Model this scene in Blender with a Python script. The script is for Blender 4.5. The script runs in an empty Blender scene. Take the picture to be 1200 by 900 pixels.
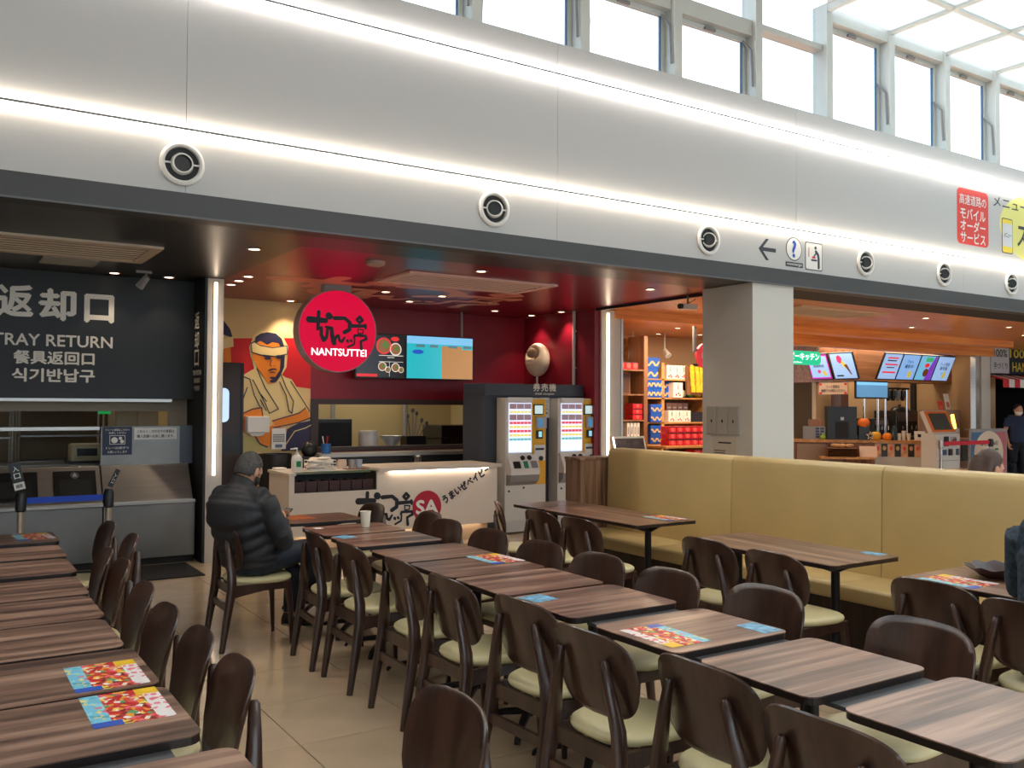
import bpy, bmesh, math, random
from math import sin, cos, pi, radians, sqrt
from mathutils import Vector, Matrix

random.seed(7)
SC = bpy.context.scene
COL = SC.collection

# ------------------------------------------------------------------ camera
cam_data = bpy.data.cameras.new('camera')
cam_data.sensor_width = 36.0
cam_data.lens = 36.0 * 1056.0 / 1200.0
cam_data.clip_end = 200
cam = bpy.data.objects.new('camera', cam_data)
COL.objects.link(cam)
_yaw, _pitch, _roll = radians(32.963), radians(1.356), radians(0.3)
fw = Vector((sin(_yaw) * cos(_pitch), cos(_yaw) * cos(_pitch), sin(_pitch)))
rt = Vector((cos(_yaw), -sin(_yaw), 0.0))
up = rt.cross(fw)
rt2 = rt * cos(_roll) + up * sin(_roll)
up2 = up * cos(_roll) - rt * sin(_roll)
mw = Matrix((rt2, up2, -fw)).transposed().to_4x4()
mw.translation = Vector((0, 0, 1.6))
cam.matrix_world = mw
SC.camera = cam

# ------------------------------------------------------------------ world, exposure, large lights
SC.view_settings.view_transform = 'Standard'
SC.view_settings.look = 'None'
SC.view_settings.exposure = 0.0
SC.view_settings.gamma = 1.0
SC.view_settings.use_curve_mapping = False
w = bpy.data.worlds.new('sky')
SC.world = w
w.use_nodes = True
bg = w.node_tree.nodes['Background']
bg.inputs['Color'].default_value = (0.82, 0.92, 1.0, 1)
bg.inputs['Strength'].default_value = 3.0


def area(name, loc, sx, sy, power, col=(1, 0.96, 0.9), rot=(0, 0, 0)):
    l = bpy.data.lights.new(name, 'AREA')
    l.shape = 'RECTANGLE'
    l.size, l.size_y = sx, sy
    l.energy = power
    l.color = col
    o = bpy.data.objects.new(name, l)
    o.location = loc
    o.rotation_euler = rot
    COL.objects.link(o)
    return o


def spot(loc, power, angle=80, col=(1, 0.8, 0.58), rot=(0, 0, 0), blend=0.6, r=0.04):
    l = bpy.data.lights.new('downlight_lamp', 'SPOT')
    l.energy = power
    l.color = col
    l.spot_size = radians(angle)
    l.spot_blend = blend
    l.shadow_soft_size = r
    o = bpy.data.objects.new('downlight_lamp', l)
    o.location = loc
    o.rotation_euler = rot
    COL.objects.link(o)
    return o


# added area lights filling the hall from above and behind, out of view
area('hall_fill_light', (5.5, -3.0, 5.6), 6, 3, 170, (1, 0.97, 0.93))
area('hall_fill_light', (5.0, 1.6, 5.75), 7, 2.2, 90, (1, 0.97, 0.93))
# area lights added to brighten the shop interiors, no fittings built
area('ramen_shop_light', (4.8, 9.9, 2.86), 2.6, 0.7, 7, (1, 0.82, 0.62))
area('kitchen_light', (5.2, 12.6, 2.5), 2.4, 0.8, 26, (1, 0.86, 0.62))
area('souvenir_shop_light', (10.6, 10.4, 2.84), 2.6, 1.0, 130, (1, 0.80, 0.55))
area('snack_shop_light', (16.5, 11.6, 2.84), 3.4, 1.4, 110, (1, 0.80, 0.55))
area('return_kitchen_light', (0.6, 11.4, 2.4), 2.4, 0.6, 6, (1, 0.88, 0.7))


# ------------------------------------------------------------------ materials
def lin(c):
    out = []
    for v in c[:3]:
        v = v / 255.0
        out.append(v / 12.92 if v <= 0.04045 else ((v + 0.055) / 1.055) ** 2.4)
    return (*out, 1.0)


MATS = {}


def mat(name, col=(128, 128, 128), rough=0.5, metal=0.0, emit=0.0, ecol=None, noise=0.0, nscale=8.0,
        bump=0.0, bscale=60.0, spec=None, coat=0.0, stretch=(1, 1, 1), trans=0.0):
    if name in MATS:
        return MATS[name]
    m = bpy.data.materials.new(name)
    m.use_nodes = True
    nt = m.node_tree
    b = nt.nodes['Principled BSDF']
    c = lin(col)
    b.inputs['Base Color'].default_value = c
    b.inputs['Roughness'].default_value = rough
    b.inputs['Metallic'].default_value = metal
    if spec is not None:
        b.inputs['Specular IOR Level'].default_value = spec
    if coat:
        b.inputs['Coat Weight'].default_value = coat
        b.inputs['Coat Roughness'].default_value = 0.1
    if emit:
        b.inputs['Emission Color'].default_value = lin(ecol or col)
        b.inputs['Emission Strength'].default_value = emit
    if noise or bump:
        tc = nt.nodes.new('ShaderNodeTexCoord')
        mp = nt.nodes.new('ShaderNodeMapping')
        mp.inputs['Scale'].default_value = stretch
        nt.links.new(tc.outputs['Object'], mp.inputs['Vector'])
    if noise:
        n = nt.nodes.new('ShaderNodeTexNoise')
        n.inputs['Scale'].default_value = nscale
        n.inputs['Detail'].default_value = 5
        nt.links.new(mp.outputs[0], n.inputs['Vector'])
        r = nt.nodes.new('ShaderNodeValToRGB')
        r.color_ramp.elements[0].position = 0.3
        r.color_ramp.elements[1].position = 0.7
        r.color_ramp.elements[0].color = (*[v * (1 - noise) for v in c[:3]], 1)
        r.color_ramp.elements[1].color = (*[min(1, v * (1 + noise)) for v in c[:3]], 1)
        nt.links.new(n.outputs['Fac'], r.inputs[0])
        nt.links.new(r.outputs[0], b.inputs['Base Color'])
    if bump:
        n2 = nt.nodes.new('ShaderNodeTexNoise')
        n2.inputs['Scale'].default_value = bscale
        n2.inputs['Detail'].default_value = 3
        nt.links.new(mp.outputs[0], n2.inputs['Vector'])
        bp = nt.nodes.new('ShaderNodeBump')
        bp.inputs['Strength'].default_value = bump
        bp.inputs['Distance'].default_value = 0.01
        nt.links.new(n2.outputs['Fac'], bp.inputs['Height'])
        nt.links.new(bp.outputs[0], b.inputs['Normal'])
    MATS[name] = m
    return m


def wood(name, cols, rough=0.3, axis='X', scale=1.0, coat=0.0, spec=None):
    """streaky laminate: noise stretched along one axis, with a per-object offset"""
    m = bpy.data.materials.new(name)
    m.use_nodes = True
    nt = m.node_tree
    b = nt.nodes['Principled BSDF']
    b.inputs['Roughness'].default_value = rough
    if spec is not None:
        b.inputs['Specular IOR Level'].default_value = spec
    if coat:
        b.inputs['Coat Weight'].default_value = coat
        b.inputs['Coat Roughness'].default_value = 0.15
    tc = nt.nodes.new('ShaderNodeTexCoord')
    oi = nt.nodes.new('ShaderNodeObjectInfo')
    ad = nt.nodes.new('ShaderNodeVectorMath')
    ad.operation = 'ADD'
    mu = nt.nodes.new('ShaderNodeMath')
    mu.operation = 'MULTIPLY'
    mu.inputs[1].default_value = 37.0
    nt.links.new(oi.outputs['Random'], mu.inputs[0])
    nt.links.new(tc.outputs['Object'], ad.inputs[0])
    nt.links.new(mu.outputs[0], ad.inputs[1])
    mp = nt.nodes.new('ShaderNodeMapping')
    s = {'X': (1.2, 26, 26), 'Y': (26, 1.2, 26), 'Z': (26, 26, 1.2)}[axis]
    mp.inputs['Scale'].default_value = [v * scale for v in s]
    nt.links.new(ad.outputs[0], mp.inputs['Vector'])
    n = nt.nodes.new('ShaderNodeTexNoise')
    n.inputs['Scale'].default_value = 1.0
    n.inputs['Detail'].default_value = 6
    n.inputs['Roughness'].default_value = 0.6
    nt.links.new(mp.outputs[0], n.inputs['Vector'])
    r = nt.nodes.new('ShaderNodeValToRGB')
    e = r.color_ramp.elements
    e[0].position, e[1].position = 0.36, 0.64
    e[0].color, e[1].color = lin(cols[0]), lin(cols[2])
    k = e.new(0.5)
    k.color = lin(cols[1])
    nt.links.new(n.outputs['Fac'], r.inputs[0])
    nt.links.new(r.outputs[0], b.inputs['Base Color'])
    MATS[name] = m
    return m


def clear(name, tint=(255, 255, 255), fac=0.12, rough=0.05):
    m = bpy.data.materials.new(name)
    m.use_nodes = True
    nt = m.node_tree
    nt.nodes.clear()
    out = nt.nodes.new('ShaderNodeOutputMaterial')
    t = nt.nodes.new('ShaderNodeBsdfTransparent')
    t.inputs[0].default_value = lin(tint)
    g = nt.nodes.new('ShaderNodeBsdfGlossy')
    g.inputs['Roughness'].default_value = rough
    x = nt.nodes.new('ShaderNodeMixShader')
    x.inputs[0].default_value = fac
    nt.links.new(t.outputs[0], x.inputs[1])
    nt.links.new(g.outputs[0], x.inputs[2])
    nt.links.new(x.outputs[0], out.inputs[0])
    MATS[name] = m
    return m


def translucent(name, col, fac=0.6):
    m = bpy.data.materials.new(name)
    m.use_nodes = True
    nt = m.node_tree
    nt.nodes.clear()
    out = nt.nodes.new('ShaderNodeOutputMaterial')
    t = nt.nodes.new('ShaderNodeBsdfTranslucent')
    d = nt.nodes.new('ShaderNodeBsdfDiffuse')
    t.inputs[0].default_value = d.inputs[0].default_value = lin(col)
    x = nt.nodes.new('ShaderNodeMixShader')
    x.inputs[0].default_value = fac
    nt.links.new(d.outputs[0], x.inputs[1])
    nt.links.new(t.outputs[0], x.inputs[2])
    nt.links.new(x.outputs[0], out.inputs[0])
    MATS[name] = m
    return m


def placemat_material(name, flip=False):
    """printed festival sheet: blue strip, busy red and orange middle, white strip, yellow corner"""
    m = bpy.data.materials.new(name)
    m.use_nodes = True
    nt = m.node_tree
    N, L = nt.nodes, nt.links
    b = N['Principled BSDF']
    b.inputs['Roughness'].default_value = 0.35
    tc = N.new('ShaderNodeTexCoord')
    sep = N.new('ShaderNodeSeparateXYZ')
    L.new(tc.outputs['Generated'], sep.inputs[0])
    vo = N.new('ShaderNodeTexVoronoi')
    vo.inputs['Scale'].default_value = 17
    mp = N.new('ShaderNodeMapping')
    mp.inputs['Scale'].default_value = (0.8, 1.0, 0.0)
    L.new(tc.outputs['Generated'], mp.inputs[0])
    L.new(mp.outputs[0], vo.inputs['Vector'])
    sc = N.new('ShaderNodeSeparateColor')
    L.new(vo.outputs['Color'], sc.inputs[0])
    r = N.new('ShaderNodeValToRGB')
    r.color_ramp.interpolation = 'CONSTANT'
    cs = [(0, (205, 25, 35)), (.3, (235, 60, 40)), (.45, (250, 170, 50)), (.58, (240, 110, 130)), (.68, (250, 225, 90)),
          (.76, (130, 30, 30)), (.84, (90, 170, 110)), (.92, (250, 245, 240))]
    e = r.color_ramp.elements
    e[0].position, e[0].color = 0, lin(cs[0][1])
    e[1].position, e[1].color = cs[1][0], lin(cs[1][1])
    for p, c in cs[2:]:
        k = e.new(p)
        k.color = lin(c)
    L.new(sc.outputs[0], r.inputs[0])
    r2 = N.new('ShaderNodeValToRGB')
    r2.color_ramp.interpolation = 'CONSTANT'
    cs2 = [(0, (120, 205, 235)), (.5, (150, 220, 240)), (.7, (90, 180, 200)), (.85, (240, 130, 150)), (.92, (250, 230, 120))]
    e = r2.color_ramp.elements
    e[0].position, e[0].color = 0, lin(cs2[0][1])
    e[1].position, e[1].color = cs2[1][0], lin(cs2[1][1])
    for p, c in cs2[2:]:
        k = e.new(p)
        k.color = lin(c)
    L.new(sc.outputs[1], r2.inputs[0])
    r3 = N.new('ShaderNodeValToRGB')
    r3.color_ramp.interpolation = 'CONSTANT'
    e = r3.color_ramp.elements
    e[0].position, e[0].color = 0, lin((250, 245, 245))
    e[1].position, e[1].color = .75, lin((240, 120, 140))
    L.new(sc.outputs[2], r3.inputs[0])

    def step(sock, v, gt=True):
        mth = N.new('ShaderNodeMath')
        mth.operation = 'GREATER_THAN' if gt else 'LESS_THAN'
        mth.inputs[1].default_value = v
        L.new(sock, mth.inputs[0])
        return mth.outputs[0]

    def mix(f, a, c2):
        mx = N.new('ShaderNodeMix')
        mx.data_type = 'RGBA'
        L.new(f, mx.inputs[0])
        L.new(a, mx.inputs[6])
        if isinstance(c2, tuple):
            mx.inputs[7].default_value = c2
        else:
            L.new(c2, mx.inputs[7])
        return mx.outputs[2]

    def mul(a, c2):
        mth = N.new('ShaderNodeMath')
        mth.operation = 'MULTIPLY'
        L.new(a, mth.inputs[0])
        L.new(c2, mth.inputs[1])
        return mth.outputs[0]
    X, Y = sep.outputs[0], sep.outputs[1]
    c = mix(step(X, .24, False), r.outputs[0], r2.outputs[0])
    c = mix(mul(step(X, .36, False), step(Y, .14, False)), c, lin((40, 90, 200)))
    c = mix(step(X, .78), c, r3.outputs[0])
    c = mix(mul(step(X, .70), step(Y, .80)), c, lin((250, 205, 30)))
    L.new(c, b.inputs['Base Color'])
    MATS[name] = m
    return m


M_PANEL = mat('white_wall_panel', (188, 188, 188), 0.45)
M_WHITE = mat('white_paint', (206, 203, 196), 0.45)
M_FRAME = mat('window_frame_white', (205, 208, 204), 0.4)
M_CHAR = mat('charcoal_panel', (62, 62, 64), 0.45, noise=.12, nscale=3, stretch=(.3, 1, 1))
M_SOFFIT = mat('dark_soffit', (46, 43, 42), 0.32, noise=.15, nscale=2)
M_BLACKWALL = mat('black_wall', (28, 29, 32), 0.5)
M_REDCEIL = mat('red_lacquer_ceiling', (128, 26, 44), 0.28)
M_REDWALL = mat('red_wall', (134, 12, 36), 0.45)
M_BEIGE = mat('beige_paint', (226, 196, 140), 0.55)
M_RED = mat('bright_red_paint', (214, 14, 24), 0.5)
M_ORANGEW = wood('orange_wood_beam', [(222, 126, 50), (238, 144, 62), (244, 160, 78)], .4, 'X', .6)
M_ORANGEC = wood('orange_wood_ceiling', [(196, 122, 66), (208, 134, 76), (220, 146, 86)], .3, 'X', .5)
M_TILE = mat('polished_beige_tile', (204, 182, 154), 0.13, noise=.07, nscale=4)
M_GROUT = mat('grout', (96, 84, 68), 0.9)
M_TOP = wood('walnut_laminate', [(58, 36, 30), (122, 90, 74), (174, 140, 120)], .3, 'X', .62, spec=.9)
M_TOPY = wood('walnut_laminate_lengthwise', [(72, 48, 37), (128, 95, 75), (170, 134, 110)], .3, 'Y', .5, spec=.8)
M_TOPEDGE = mat('dark_table_edge', (30, 20, 20), 0.4)
M_WOODV = wood('walnut_panel', [(84, 58, 42), (128, 94, 70), (158, 122, 94)], .4, 'Z', .7)
M_CHAIR = wood('dark_brown_stained_wood', [(50, 31, 25), (64, 42, 34), (78, 53, 43)], .28, 'Z', .5, coat=.35)
M_CREAM = mat('cream_vinyl', (224, 213, 166), 0.36, bump=.06, bscale=160)
M_BENCH = mat('mustard_vinyl', (204, 178, 122), 0.4, noise=.05, nscale=3, bump=.05, bscale=140)
M_BLACKMET = mat('black_metal', (24, 24, 28), 0.4, .3)
M_BOARD = mat('grey_board', (70, 72, 77), 0.5)
M_STEEL = mat('brushed_steel', (176, 172, 168), 0.32, .9, noise=.08, nscale=6, stretch=(.3, 1, 6))
M_STEELD = mat('satin_steel_front', (132, 130, 128), 0.4, .75, noise=.12, nscale=2)
M_CHROME = mat('chrome', (200, 200, 204), 0.15, 1.0)
M_BLACK = mat('black_plastic', (20, 20, 22), 0.35)
M_DARK = mat('dark_recess', (16, 16, 18), 0.6)
M_LETTER = mat('cream_lettering', (236, 228, 216), 0.5)
M_INK = mat('black_ink', (22, 24, 34), 0.5)
M_NAVY = mat('navy_paint', (38, 32, 70), 0.5)
M_ORANGEP = mat('orange_paint', (240, 136, 20), 0.5)
M_CREAMP = mat('cream_paint', (240, 214, 150), 0.5)
M_WPLAST = mat('white_plastic', (228, 226, 222), 0.35)
M_PAPER = mat('white_paper', (236, 234, 230), 0.6)
M_LEDW = mat('led_white', (255, 240, 222), 0.5, emit=12, ecol=(255, 232, 206))
M_LEDP = mat('pillar_led', (255, 240, 222), 0.5, emit=6, ecol=(255, 226, 196))
M_LEDF = mat('facade_led_warm', (255, 240, 222), 0.5, emit=46, ecol=(255, 238, 216))
M_LEDC = mat('led_cool_white', (255, 246, 236), 0.5, emit=56, ecol=(255, 246, 238))
M_DOWN = mat('downlight_lens', (255, 230, 200), 0.5, emit=9, ecol=(255, 226, 190))
M_CARD = None
M_MAT = placemat_material('festival_print')
M_GREY = mat('grey_plastic', (140, 140, 142), 0.45)
M_GREYL = mat('light_grey_plate', (172, 168, 160), 0.5)
M_BLUEB = mat('blue_belt', (20, 70, 190), 0.6)
M_REDB = mat('red_belt', (200, 16, 50), 0.6)
M_MATRUB = mat('black_rubber_mat', (34, 34, 38), 0.9, bump=.3, bscale=300)
M_GLASS = clear('clear_glass', (255, 255, 255), .1)
M_GLASSG = clear('green_tint_glass', (210, 232, 222), .15)
M_PANE = clear('daylight_window_glass', (246, 250, 252), .06)
M_SKIN = mat('skin', (196, 146, 118), 0.5)

# ------------------------------------------------------------------ builders
ROOTM = {}


def root_of(o):
    while o.parent:
        o = o.parent
    return o


class G:
    def __init__(s):
        s.v, s.f = [], []

    def add(s, verts, faces):
        k = len(s.v)
        s.v += [tuple(p) for p in verts]
        s.f += [tuple(i + k for i in f) for f in faces]
        return s

    def box(s, x0, x1, y0, y1, z0, z1):
        return s.add([(x0, y0, z0), (x1, y0, z0), (x1, y1, z0), (x0, y1, z0), (x0, y0, z1), (x1, y0, z1), (x1, y1, z1), (x0, y1, z1)],
                     [(3, 2, 1, 0), (4, 5, 6, 7), (0, 1, 5, 4), (1, 2, 6, 5), (2, 3, 7, 6), (3, 0, 4, 7)])

    def obox(s, c, u, v, w, a, b, d):
        """box centred at c with half-sizes a,b,d along u,v,w"""
        c, u, v, w = Vector(c), Vector(u).normalized(), Vector(v).normalized(), Vector(w).normalized()
        P = []
        for k in (-1, 1):
            for i, j in ((-1, -1), (1, -1), (1, 1), (-1, 1)):
                P.append(c + u * a * i + v * b * j + w * d * k)
        return s.add(P, [(3, 2, 1, 0), (4, 5, 6, 7), (0, 1, 5, 4), (1, 2, 6, 5), (2, 3, 7, 6), (3, 0, 4, 7)])

    def prism(s, poly, o, u, v, depth):
        """2-D outline in the plane (o,u,v), given thickness along u x v"""
        o, u, v = Vector(o), Vector(u), Vector(v)
        n = u.cross(v).normalized() * depth
        P = [o + u * a + v * b for a, b in poly]
        k = len(P)
        V = P + [p + n for p in P]
        F = [tuple(range(k))[::-1], tuple(range(k, 2 * k))]
        for i in range(k):
            j = (i + 1) % k
            F.append((i, j, k + j, k + i))
        return s.add(V, F)

    def loft(s, pts, rad, n=12, ref=(0, 0, 1), cap=True, power=1.0):
        """sweep an ellipse: rad = list of (r_side, r_ref)"""
        pts = [Vector(p) for p in pts]
        ref = Vector(ref)
        k0 = len(s.v)
        R = len(pts)
        for i, p in enumerate(pts):
            t = (pts[min(i + 1, R - 1)] - pts[max(i - 1, 0)])
            if t.length < 1e-9:
                t = Vector((0, 0, 1))
            t.normalize()
            a = t.cross(ref)
            if a.length < 1e-4:
                a = t.cross(Vector((1, 0, 0)))
                if a.length < 1e-4:
                    a = t.cross(Vector((0, 1, 0)))
            a.normalize()
            b = a.cross(t)
            ra, rb = rad[i] if isinstance(rad[i], (tuple, list)) else (rad[i], rad[i])
            for j in range(n):
                th = 2 * pi * j / n
                cx, cy = cos(th), sin(th)
                if power != 1.0:
                    cx = math.copysign(abs(cx) ** power, cx)
                    cy = math.copysign(abs(cy) ** power, cy)
                s.v.append(tuple(p + a * ra * cx + b * rb * cy))
        for i in range(R - 1):
            for j in range(n):
                q = (j + 1) % n
                s.f.append((k0 + i * n + j, k0 + i * n + q, k0 + (i + 1) * n + q, k0 + (i + 1) * n + j))
        if cap:
            s.f.append(tuple(k0 + j for j in range(n))[::-1])
            s.f.append(tuple(k0 + (R - 1) * n + j for j in range(n)))
        return s

    def cyl(s, p0, p1, r0, r1=None, n=16):
        return s.loft([p0, p1], [r0, r0 if r1 is None else r1], n)

    def tube(s, pts, r, n=8):
        return s.loft(pts, [r] * len(pts), n)

    def lathe(s, prof, c, n=24, axis='Z', cap=True):
        k0 = len(s.v)
        for r, z in prof:
            for j in range(n):
                a = 2 * pi * j / n
                if axis == 'Z':
                    s.v.append((c[0] + r * cos(a), c[1] + r * sin(a), c[2] + z))
                else:
                    s.v.append((c[0] + r * cos(a), c[1] + z, c[2] + r * sin(a)))
        for i in range(len(prof) - 1):
            for j in range(n):
                q = (j + 1) % n
                s.f.append((k0 + i * n + j, k0 + i * n + q, k0 + (i + 1) * n + q, k0 + (i + 1) * n + j))
        if cap:
            s.f.append(tuple(k0 + j for j in range(n))[::-1])
            s.f.append(tuple(k0 + (len(prof) - 1) * n + j for j in range(n)))
        return s

    def ball(s, c, rx, ry, rz, n=16, m=10):
        k0 = len(s.v)
        c = Vector(c)
        for i in range(1, m):
            a = pi * i / m
            for j in range(n):
                b = 2 * pi * j / n
                s.v.append((c.x + rx * sin(a) * cos(b), c.y + ry * sin(a) * sin(b), c.z + rz * cos(a)))
        for i in range(m - 2):
            for j in range(n):
                q = (j + 1) % n
                s.f.append((k0 + i * n + j, k0 + (i + 1) * n + j, k0 + (i + 1) * n + q, k0 + i * n + q))
        s.v.append((c.x, c.y, c.z + rz))
        s.v.append((c.x, c.y, c.z - rz))
        t, bt = len(s.v) - 2, len(s.v) - 1
        for j in range(n):
            q = (j + 1) % n
            s.f.append((t, k0 + j, k0 + q))
            s.f.append((bt, k0 + (m - 2) * n + q, k0 + (m - 2) * n + j))
        return s

    def ribbon(s, pts, wd, o, u, v, off):
        """flat brush stroke in the plane (o,u,v); pts 2-D, wd width or list, disc at every point"""
        o, u, v = Vector(o), Vector(u), Vector(v)
        n = u.cross(v).normalized() * off
        W = wd if isinstance(wd, (list, tuple)) else [wd] * len(pts)
        sc = v.length
        un = u.cross(v).normalized()
        s.rk = getattr(s, 'rk', 0)
        for (a, b), ww in zip(pts, W):
            s.rk += 1
            P = [o + n + un * .00004 * s.rk + u * (a + ww / 2 * cos(2 * pi * j / 10)) + v * (b + ww / 2 * sin(2 * pi * j / 10)) for j in range(10)]
            s.add(P, [tuple(range(10))])
        for i in range(len(pts) - 1):
            (a, b), (c, d) = pts[i], pts[i + 1]
            l = math.hypot(c - a, d - b)
            if l < 1e-9:
                continue
            px, py = -(d - b) / l / 2, (c - a) / l / 2
            P = [(a + px * W[i], b + py * W[i]), (a - px * W[i], b - py * W[i]), (c - px * W[i + 1], d - py * W[i + 1]), (c + px * W[i + 1], d + py * W[i + 1])]
            s.rk += 1
            s.add([o + n + un * .00004 * s.rk + u * x + v * y for x, y in P], [(0, 1, 2, 3)])
        return s

    def build(s, name, m, parent=None, smooth=False, bevel=0.0, seg=2, angle=40):
        me = bpy.data.meshes.new(name)
        me.from_pydata(s.v, [], s.f)
        if bevel or smooth:
            bm = bmesh.new()
            bm.from_mesh(me)
            bmesh.ops.recalc_face_normals(bm, faces=bm.faces)
            if bevel:
                es = [e for e in bm.edges if len(e.link_faces) == 2 and e.calc_face_angle(0) > radians(30)]
                bmesh.ops.bevel(bm, geom=es, offset=bevel, segments=seg, affect='EDGES', profile=.5, clamp_overlap=True)
            bm.to_mesh(me)
            bm.free()
        me.materials.append(m)
        if smooth:
            me.polygons.foreach_set('use_smooth', [True] * len(me.polygons))
            me.set_sharp_from_angle(angle=radians(angle))
        return link(name, me, parent)


def link(name, me, parent=None):
    o = bpy.data.objects.new(name, me)
    COL.objects.link(o)
    if parent:
        o.parent = parent
        mi = ROOTM.get(root_of(parent).name)
        if mi is not None:
            me.transform(mi.inverted())
    return o


def box(name, m, x0, x1, y0, y1, z0, z1, parent=None, bevel=0.0):
    return G().box(x0, x1, y0, y1, z0, z1).build(name, m, parent, bevel=bevel)


def struct(o):
    o['kind'] = 'structure'
    return o


def tag(o, label, cat, group=None):
    o['label'] = label
    o['category'] = cat
    if group:
        o['group'] = group
    return o


def thing(name, label, cat, loc=(0, 0, 0), rz=0.0, group=None):
    o = bpy.data.objects.new(name, None)
    o.empty_display_size = 0.1
    COL.objects.link(o)
    o.location = loc
    o.rotation_euler = (0, 0, rz)
    ROOTM[o.name] = Matrix.Translation(Vector(loc)) @ Matrix.Rotation(rz, 4, 'Z')
    return tag(o, label, cat, group)


def dup(root, loc, rz, label, group=None):
    r = root.copy()
    COL.objects.link(r)
    r.location = loc
    r.rotation_euler = (0, 0, rz)
    r['label'] = label
    if group:
        r['group'] = group
    for ch in root.children:
        c = ch.copy()
        COL.objects.link(c)
        c.parent = r
        for g in ch.children:
            d = g.copy()
            COL.objects.link(d)
            d.parent = c
    return r


UX, UY, UZ = Vector((1, 0, 0)), Vector((0, 1, 0)), Vector((0, 0, 1))


def text(body, m, parent, o, u, v, wd=None, ht=None, bold=0.0, name='lettering', lift=0.002, center=False, spacing=1.0):
    cu = bpy.data.curves.new(name, 'FONT')
    cu.body = body
    extra = bold * .9
    cu.resolution_u = 3
    cu.space_character = spacing
    ob = bpy.data.objects.new(name, cu)
    COL.objects.link(ob)
    dg = bpy.context.evaluated_depsgraph_get()
    me = bpy.data.meshes.new_from_object(ob.evaluated_get(dg))
    bpy.data.objects.remove(ob)
    bpy.data.curves.remove(cu)
    xs = [p.co.x for p in me.vertices] or [0, 1]
    ys = [p.co.y for p in me.vertices] or [0, 1]
    x0, x1, y0, y1 = min(xs), max(xs), min(ys), max(ys)
    if wd is None:
        sy = ht / (y1 - y0)
        sx = sy
    elif ht is None:
        sx = wd / (x1 - x0)
        sy = sx
    else:
        sx, sy = wd / (x1 - x0), ht / (y1 - y0)
    o, u, v = Vector(o), Vector(u).normalized(), Vector(v).normalized()
    n = u.cross(v)
    if center:
        o = o - u * (x1 - x0) * sx / 2 - v * (y1 - y0) * sy / 2
    for p in me.vertices:
        p.co = o + u * (p.co.x - x0) * sx + v * (p.co.y - y0) * sy + n * lift
    if extra > 0:
        bm = bmesh.new()
        bm.from_mesh(me)
        base = bm.faces[:]
        for kk, (du, dv) in enumerate(((1, 0), (-1, 0), (0, 1), (0, -1))):
            r = bmesh.ops.duplicate(bm, geom=base)
            d_ = u * du * extra * sx + v * dv * extra * sy + n * .00025 * (kk + 1)
            for q in r['geom']:
                if isinstance(q, bmesh.types.BMVert):
                    q.co += d_
        bm.to_mesh(me)
        bm.free()
    me.materials.clear()
    me.materials.append(m)
    return link(name, me, parent)


def rrect(x0, x1, y0, y1, r, n=5):
    P = []
    for cx, cy, a in ((x1 - r, y1 - r, 0), (x0 + r, y1 - r, 90), (x0 + r, y0 + r, 180), (x1 - r, y0 + r, 270)):
        for i in range(n + 1):
            t = radians(a + 90 * i / n)
            P.append((cx + r * cos(t), cy + r * sin(t)))
    return P


def circle(cx, cy, r, n=32, ry=None):
    return [(cx + r * cos(2 * pi * i / n), cy + (ry or r) * sin(2 * pi * i / n)) for i in range(n)]

# ================================================================== SETTING
# floor: grout bed with single tiles laid on it
floor = struct(box('floor', M_GROUT, -6, 24, -8, 17, -0.08, -0.006))
T = 0.621
tiles = []
for i in range(-13, 37):
    for j in range(-20, 21):
        tx, ty = 1.497 + i * T, 4.12 + j * T
        tiles.append((tx, ty))


def _in_view(p):
    cx, cy = p[0] + T / 2, p[1] + T / 2
    if cy < 0.6 and cx < 1:
        return False
    a = math.degrees(math.atan2(cx, cy))
    return 0 < a < 64 and cy < 10.5


near = sorted([p for p in tiles if _in_view(p)], key=lambda p: p[0] ** 2 + p[1] ** 2)[:290]
nset = set(near)
tile_me = None
for p in near:
    if tile_me is None:
        g = G().box(0.0025, T - .0025, 0.0025, T - .0025, -.007, 0)
        t0 = g.build('tile', M_TILE, floor, bevel=.0012, seg=1)
        tile_me = t0.data
        t0.location = (p[0], p[1], 0)
    else:
        t1 = bpy.data.objects.new('tile', tile_me)
        COL.objects.link(t1)
        t1.parent = floor
        t1.location = (p[0], p[1], 0)
g = G()
for p in tiles:
    if p not in nset:
        g.box(p[0] + .0025, p[0] + T - .0025, p[1] + .0025, p[1] + T - .0025, -.007, 0)
tf = g.build('tile_field', M_TILE, floor)
tf['kind'] = 'stuff'

# --- facade above the shops
ZS, ZB, ZSILL = 2.873, 3.035, 4.77
YF = 6.34
wall_front = struct(box('wall_front', M_WHITE, -6, 24, YF + .02, YF + .2, ZB, ZSILL))
for k in range(-3, 7):
    xa, xb = 1.45 + 3.12 * k, 1.45 + 3.12 * (k + 1)
    for z0, z1 in ((ZB, 3.463), (3.467, 4.483), (4.487, ZSILL)):
        box('panel', M_PANEL, max(xa, -6) + .0015, min(xb, 24) - .0015, YF, YF + .02, z0 + .001, z1 - .001, wall_front)
for z, m, lb in ((3.465, M_LEDF, 'lower warm white light line along the white facade wall'),
                 (4.485, M_LEDC, 'upper cool white light line beneath the clerestory windows')):
    t = thing('light_strip', lb, 'light strip', (0, YF, z))
    box('profile', M_GREY, -6, 24, YF - .03, YF, z - .003, z + .003, t)
    box('front_lip', M_GREY, -6, 24, YF - .033, YF - .03, z - .009, z + .009, t)
    box('led_diffuser', m, -6, 24, YF - .03, YF - .006, z + .003, z + .008, t)
    box('led_diffuser', m, -6, 24, YF - .03, YF - .006, z - .008, z - .003, t)
struct(box('trim_1', M_CHAR, -6, 24, YF - .005, YF + .2, ZS, ZB))
struct(box('trim_2', mat('edge_trim', (96, 98, 102), .4), -6, 24, YF - .012, YF + .01, ZS - .006, ZS + .006))

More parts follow.
